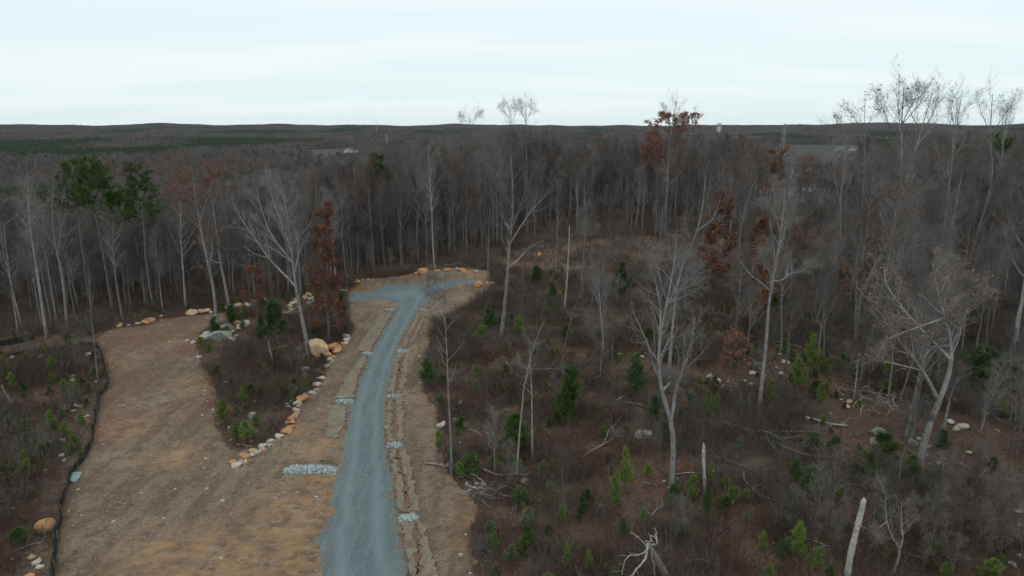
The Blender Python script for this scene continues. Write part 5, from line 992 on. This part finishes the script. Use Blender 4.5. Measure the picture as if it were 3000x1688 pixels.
snag('K 165 820 160 650 150 540 155 470', .13, .13, 'short pale snag with a splintered crown-like top', 2, stubs=0, jag=.4)
snag('H 910 410 925 250 935 100 B 1715 1200 1720 1060', .16, .08, 'slender broken white snag before the far clearing', 3, stubs=5)
snag('H 845 75 848 40 848 10', .12, .06, 'short pale stump-like snag at the wood edge', 4, stubs=0)
snag('E 775 830 765 760 750 700 742 650', .1, .04, 'small pale snag on the brushy island', 5, stubs=2)
snag('I 525 235 528 150 530 65', .08, .06, 'thin broken pole before the rust-leaved trees', 6, stubs=0)
snag('F 100 170 60 100 10 20', .12, .06, 'grey leaning dead stem at the left edge', 7, mk='dead_dark', stubs=2)
snag('I 1290 1080 1300 980 1305 880 1308 780', .08, .03, 'pale dead stem with side twigs amid the leaf-covered slope', 8, stubs=8)
# fallen white-branched tree at the bottom
rng = np.random.default_rng(801); root = thing('fallen_tree', tuple(at(*px('J 1720 1520')[0])), 'fallen dead tree with bleached white crooked branches at the bottom edge', 'fallen tree'); b = np.array(root.location)
yb = b[1]; TR = np.array([onplane(u, v, yb) for u, v in px('J 1720 1520 1650 1400 1600 1310 1560 1250')]) - b; TR[0, 2] = -.2; TR[:, 1] += (0, .2, .35, .4); Q = resample(TR, 10); g = Geo(); g.add(*tubes(Q[None], np.linspace(.3, .16, 10)[None], 8), 0, True); link('trunk', g.mesh('fallen_tree_trunk', [M['dead_dark']]), root)
for p, dy, r in (('J 1570 1260 1540 1240 1480 1270 1420 1255 1370 1250 1340 1310 1330 1380', -.8, .06), ('J 1580 1280 1510 1320 1440 1340 1400 1370 1370 1410 1350 1450', -1.5, .09), ('J 1560 1250 1580 1190 1560 1150 1590 1160 1615 1190', .3, .06), ('J 1600 1300 1620 1230 1610 1180 1618 1130', .6, .07), ('J 1545 1240 1550 1200 1530 1190', .2, .04), ('J 1570 1320 1578 1380 1575 1440', -1., .04), ('J 1560 1250 1500 1215 1440 1200', 1.2, .04)):
    q = np.array([onplane(u, v, yb) for u, v in px(p)]) - b; q[:, 1] += np.linspace(0, dy, len(q)); q[0] = Q[-1] + rng.normal(size=3) * .08; L = resample(q, 12); L += rng.normal(size=L.shape) * .025
    g = Geo(); R = np.linspace(r, r * .35, 12); g.add(*tubes(L[None], R[None], 6), 0, True); P2, R2 = grow(L[None], R[None], 4, (.3, 1), lambda t, l: l * .2, (30, 70), 0, .2, 4, rng, .5); g.add(*tubes(P2, np.maximum(R2, .012), 4), 0, True); link('branch', g.mesh('bleached_branch', [M['dead']]), root)
def pile(cxs, n, L, label, seed, mk=('dead', 'dead_dark'), r=.05, hz=.7, spread=1.2):
    rng = np.random.default_rng(seed); b = at(*cxs); root = thing('brush_pile', tuple(b), label, 'brush pile'); 
    for q in range(2):
        P = np.column_stack([rng.normal(size=(n, 2)) * spread, rng.uniform(0, hz, n)]); d = unit(rng.normal(size=(n, 3)) * np.array([1, 1, .5])); pts = [P]
        for _ in range(6): d = unit(d + .35 * rng.normal(size=d.shape)); nx_ = pts[-1] + d * (L / 6 * rng.uniform(.5, 1.3, (n, 1))); nx_[:, 2] = np.maximum(nx_[:, 2], .02); pts.append(nx_)
        P = np.stack(pts, 1); R = (r * rng.uniform(.3, 1, (n, 1))) * np.linspace(1, .4, 7)[None]; g = Geo(); g.add(*tubes(P, R, 5), 0, True); o = link('branches', g.mesh('pile_branches', [M[mk[q]]]), root); o['kind'] = 'stuff'
pile(px('J 270 830')[0], 34, 1.8, 'tangle of grey roots and branches at the edge of the verge', 1, spread=.75)
pile(px('J 265 1260')[0], 26, 1.5, 'lower tangle of dark roots at the verge edge', 2, ('dead_dark', 'dead_dark'), .035, .5, .6)
pile(px('K 900 530')[0], 50, 2.4, 'wide slash pile under the long fallen tree', 3, ('dead_dark', 'bark_dark'), .045, .6, 2.2)
pile(px('J 1990 560')[0], 10, 1.2, 'small slash pile beside the short splintered snag', 4, ('dead_dark', 'bark_dark'), .03, .3, .8)
pile(px('B 2330 1240')[0], 46, 2.2, 'pale slash pile in the far clearing', 5, ('dead_dark', 'dead'), .05, .7, 2.2)
pile(px('B 2120 1180')[0], 40, 2.2, 'left slash pile in the far clearing', 6, ('dead_dark', 'dead'), .05, .7, 2.2)
pile(px('N 400 1110')[0], 60, 2.2, 'dark slash heap at the back of the far clearing', 7, ('bark_dark', 'bark_dark'), .07, 1., 1.8)
pile(px('I 350 480')[0], 40, 2., 'slash pile behind the low brown-leaved tree', 8, ('dead_dark', 'dead'), .04, .6, 1.6)
pile(px('K 1560 180')[0], 40, 2., 'pale slash pile left of the leaning oak', 9, ('dead', 'dead_dark'), .04, .9, 1.7)
pile(px('G 1600 1230')[0], 26, 1.3, 'small dark branch heap right of the lower root tangle', 10, ('dead_dark', 'bark_dark'), .03, .4, .6)
pile(px('I 560 840')[0], 16, 1.1, 'uprooted stump among the rocks of the clearing', 11, ('dead_dark', 'dead'), .06, .5, .5)

# ------------------------------------------------------------------ marker sign, survey flag
b = at(*px('B 1495 1330')[0]); root = thing('marker_sign', tuple(b), 'small yellow marker on a post before the far wood', 'sign')
def box(sx, sy, sz, cz_=0):
    bm = bmesh.new(); bmesh.ops.create_cube(bm, size=1); bmesh.ops.scale(bm, verts=bm.verts, vec=(sx, sy, sz)); bmesh.ops.translate(bm, verts=bm.verts, vec=(0, 0, cz_)); bmesh.ops.bevel(bm, geom=bm.edges, offset=min(sx, sy, sz) * .12, segments=1); return bm
def boxobj(name, bm, mk, parent): m_ = bpy.data.meshes.new(name); bm.to_mesh(m_); bm.free(); m_.materials.append(M[mk]); return link(name, m_, parent)
boxobj('post', box(.09, .07, 1.6, .7), 'stake', root); boxobj('plate', box(.62, .05, .62, 1.65), 'yellow', root)
b = at(*px('F 2000 545')[0]); root = thing('survey_flag', tuple(b), 'pink ribbon flag on a stake beside the rock row', 'flag'); boxobj('stake', box(.05, .04, .9, .4), 'stake', root); boxobj('ribbon', box(.12, .05, .42, .72), 'pink', root)

# ------------------------------------------------------------------ far buildings, pylons, water tower
def house(u_, v_, wpx, label, seed, wall='white', rz=0., d0=None, storeys=2, group='far houses of the subdivision'):
    b = at(u_, v_); rng = np.random.default_rng(seed); dp = depth(b); w = wpx / FS * dp; dpt = min(w * .8, 11.); hw = 3.0 * storeys; rh = min(w, dpt) * .42; root = thing('house', (b[0], b[1], b[2] - .3), label, 'house', group, rz)
    boxobj('wall', box(w, dpt, hw, hw / 2), wall, root); e = .5
    bm = bmesh.new(); y_ = dpt / 2 + e; x_ = w / 2 + e; v = [bm.verts.new(p) for p in ((-x_, -y_, hw), (x_, -y_, hw), (x_, y_, hw), (-x_, y_, hw), (-x_, 0, hw + rh), (x_, 0, hw + rh))]
    for f in ((0, 1, 5, 4), (2, 3, 4, 5), (0, 4, 3), (1, 2, 5), (0, 3, 2, 1)): bm.faces.new([v[i] for i in f])
    boxobj('roof', bm, 'roof', root)
    ng = max(1, int(w // 9))
    for i in range(ng):                            # front gables with their own walls
        gx = (i + .5) / ng * w - w / 2 + rng.uniform(-.6, .6); gw = min(4.5, w * .35); bm = bmesh.new(); y0 = -dpt / 2 - .9
        P = [(gx - gw / 2, y0, 0), (gx + gw / 2, y0, 0), (gx + gw / 2, y0, hw), (gx, y0, hw + gw * .45), (gx - gw / 2, y0, hw)]; fv = [bm.verts.new(p) for p in P]; bv = [bm.verts.new((p[0], -dpt / 2 + 1.2, p[2])) for p in P]; bm.faces.new(fv)
        for j in range(5): bm.faces.new((fv[j], bv[j], bv[(j + 1) % 5], fv[(j + 1) % 5]))
        bmesh.ops.recalc_face_normals(bm, faces=bm.faces); boxobj('gable', bm, wall if i % 2 == 0 else 'siding', root)
    wm = None
    for s in range(storeys):
        for i in range(max(2, int(w / 3))):
            wx = (i + .5) / max(2, int(w / 3)) * w - w / 2; bmw = box(1.1, .12, 1.5) if wm is None else None
            if wm is None: o = boxobj('window', bmw, 'glass', root); wm = o.data
            else: o = link('window', wm, root)
            o.location = (wx, -dpt / 2 - .95 if abs((wx + w / 2) % (w / ng) - w / ng / 2) < 2 else -dpt / 2 - .03, 1.6 + 3. * s)
    return root
HS = [('C 860 868', 190, 'long pale row house seen through the right-hand trees', 'white', 2), ('C 820 820', 120, 'grey-roofed house behind the long pale row house', 'siding', 2), ('C 925 790', 70, 'white house right behind the long row house', 'white', 2), ('C 1310 625', 110, 'gabled white houses at the far edge of the field', 'white', 2), ('C 1190 622', 60, 'grey house left of the gabled white houses', 'siding', 2), ('C 1315 818', 130, 'white row house right of the V-forked tree', 'white', 2), ('C 945 925', 80, 'small white-framed house below the long row house', 'white', 2), ('C 1100 930', 70, 'grey house behind the V-forked tree', 'siding', 2), ('C 1400 930', 90, 'white-trimmed house nearest the rust column tree', 'white', 2),
      ('C 380 650', 46, 'leftmost small white house in the right-hand distance', 'white', 2), ('C 600 660', 70, 'pale house near the right-hand pylon', 'white', 2), ('C 745 658', 50, 'bluish grey house beside the right-hand pylon', 'siding', 2), ('C 1340 685', 150, 'long low white building on the far field', 'white', 1), ('C 1850 680', 70, 'white shed on the far field at right', 'white', 1), ('C 1640 684', 90, 'low pale building in the middle of the far field', 'white', 1), ('C 1010 880', 80, 'white house between the row house and the V-forked tree', 'white', 2), ('C 1240 880', 80, 'pale house below the right-hand row house', 'white', 2), ('C 780 960', 70, 'white house left below the long row house', 'white', 2), ('C 2545 950', 70, 'white house glimpsed at the right edge', 'white', 2), ('C 1920 760', 50, 'pale house in the wood at right', 'siding', 2), ('C 570 1040', 70, 'white house glimpsed behind the middle trees', 'white', 2), ('C 250 960', 40, 'narrow white house glimpsed through the wood', 'white', 2),
      ('A 2480 590', 60, 'white house at the left subdivision, right side', 'white', 2), ('A 2300 570', 50, 'pale house in the left subdivision', 'siding', 2), ('A 1200 800', 60, 'white house behind the third tall pine', 'white', 2), ('A 940 830', 60, 'white house between the tall pines', 'white', 2), ('B 60 510', 60, 'white house below the power lines', 'white', 2), ('B 130 530', 46, 'grey house below the left pylon', 'siding', 2), ('B 2200 660', 40, 'pale house glimpsed left of the dark red tree', 'white', 2)]
for i, (p, w_, lb, wl, st) in enumerate(HS): house(*px(p)[0], w_ * .3882, lb, i, wl, (i * .7) % .6 - .3, storeys=st)
# pale meadow strip in the right-hand distance
def field(name, pp, seed): 
    me = patch(name, [tuple(at(*p)) for p in px(pp)], 14., 9., 1., .25, lambda x, y, e: .1 * vnoise(x / 9, y / 9, 3), {}, M['leafbed'], seed, edge_z=-.1); tag(link(name, me), kind='structure')
field('meadow', 'C 1180 690 1500 672 1900 672 1950 690 1600 700 1250 702', 1)
#field('meadow', 'B -250 560 60 500 230 500 300 520 100 560', 2)
def pylon(u_, vb, vt, label, seed):
    b = at(u_, vb); zt = onplane(u_, vt, b[1])[2]; H = zt - b[2]; root = thing('power_pylon', tuple(b), label, 'pylon', None, .5); g = Geo(); wb = H * .1; n = 7
    zs = np.array([0, .2, .36, .5, .62, .74, .86, 1.]) * H; ws = np.interp(zs / H, [0, .6, 1], [wb, wb * .32, wb * .18]); segs = []
    for i in range(n):
        c0 = [(sx * ws[i], sy * ws[i], zs[i]) for sx, sy in ((1, 1), (-1, 1), (-1, -1), (1, -1))]; c1 = [(sx * ws[i + 1], sy * ws[i + 1], zs[i + 1]) for sx, sy in ((1, 1), (-1, 1), (-1, -1), (1, -1))]
        for k in range(4): segs += [(c0[k], c1[k]), (c0[k], c1[(k + 1) % 4]), (c1[k], c0[(k + 1) % 4]), (c1[k], c1[(k + 1) % 4])]
    S = np.array(segs); g.add(*tubes(S, np.full(S.shape[:2], .16), 4), 0); link('lattice', g.mesh('pylon_lattice', [M['steel']]), root); ends = []
    for hz_, L in ((.66, .17), (.8, .13), (.93, .1)):
        a = H * L; z_ = H * hz_; sg = np.array([[(-a, 0, z_), (a, 0, z_)], [(-a, 0, z_), (-.3, 0, z_ + H * .05)], [(a, 0, z_), (.3, 0, z_ + H * .05)]]); q = Geo(); q.add(*tubes(sg, np.full(sg.shape[:2], .18), 4), 0); link('crossarm', q.mesh('pylon_arm', [M['steel']]), root)
        c_, s_ = math.cos(.5), math.sin(.5)
        for sx in (-1, 1): ends.append((b[0] + sx * a * c_, b[1] + sx * a * s_, b[2] + z_))
    return ends
E1 = pylon(1135, 452, 393, 'steel lattice pylon above the left subdivision', 1); E2 = pylon(2292, 452, 362, 'steel lattice pylon in front of the right-hand hills', 2)
def wires(A, dvec, label):
    for i, a in enumerate(A[:4]):
        a = np.array(a); e = a + np.array(dvec); t = np.linspace(0, 1, 14)[:, None]; P = a + (e - a) * t; P[:, 2] -= 7 * 4 * (t * (1 - t))[:, 0]; P -= a; g = Geo(); g.add(*tubes(P[None], np.full((1, 14), .09), 3), 0); o = link('power_line', g.mesh('power_line', [M['steel']])); o.location = a; tag(o, label.replace('sagging', ('lowest front', 'lowest rear', 'middle front', 'middle rear')[i] + ' sagging'), 'power line', label.replace('power line', 'power lines'))
wires(E1, (-230, -60, -16), 'sagging power line running left from the left pylon'); wires(E1, (200, 55, 0), 'sagging power line running right from the left pylon'); wires(E2, (-260, -60, 0), 'sagging power line running left from the right-hand pylon')
b = at(2105, 402); zt = onplane(2105, 359, b[1])[2]; H = zt - b[2]; r = 7.4 / FS * depth(b); root = thing('water_tower', tuple(b), 'white ball-shaped water tower on the horizon', 'water tower')
bm = bmesh.new(); bmesh.ops.create_uvsphere(bm, u_segments=20, v_segments=12, radius=r); bmesh.ops.scale(bm, verts=bm.verts, vec=(1, 1, .75)); bmesh.ops.translate(bm, verts=bm.verts, vec=(0, 0, H - r * .75)); o = boxobj('tank', bm, 'white', root)
S = np.array([[(0, 0, 0), (0, 0, H - r)]]); g = Geo(); g.add(*tubes(S, np.array([[r * .28, r * .2]]), 12), 0, True); link('column', g.mesh('tower_column', [M['white']]), root)
for a in range(6):
    S = np.array([[(r * .85 * math.cos(a * 1.047), r * .85 * math.sin(a * 1.047), 0), (r * .8 * math.cos(a * 1.047), r * .8 * math.sin(a * 1.047), H - r * .9)]]); g = Geo(); g.add(*tubes(S, np.full((1, 2), r * .07), 5), 0); link('leg', g.mesh('tower_leg', [M['white']]), root)
b = at(1104, 400); H = onplane(1104, 355, b[1])[2] - b[2]; S = np.array([[(0, 0, 0), (0, 0, H)]]); g = Geo(); g.add(*tubes(S, np.array([[1.6, .5]]), 6), 0); o = link('radio_mast', g.mesh('radio_mast', [M['steel']])); o.location = tuple(b); tag(o, 'thin radio mast standing on the far horizon', 'mast')

settle()

# ------------------------------------------------------------------ air between here and the horizon
HAZE = 1.8e-5
m = bpy.data.materials.new('thin_air'); m.use_nodes = True; t = m.node_tree; t.nodes.clear()
pv = t.nodes.new('ShaderNodeVolumePrincipled'); pv.inputs['Color'].default_value = (.86, .93, 1, 1); pv.inputs['Density'].default_value = HAZE; mo = t.nodes.new('ShaderNodeOutputMaterial'); t.links.new(pv.outputs[0], mo.inputs['Volume'])
bm = bmesh.new(); bmesh.ops.create_cube(bm, size=1); bmesh.ops.scale(bm, verts=bm.verts, vec=(19000, 9800, 185)); bmesh.ops.translate(bm, verts=bm.verts, vec=(0, 4700, 32)); me = bpy.data.meshes.new('haze'); bm.to_mesh(me); bm.free(); me.materials.append(m)
tag(link('haze', me), kind='stuff')
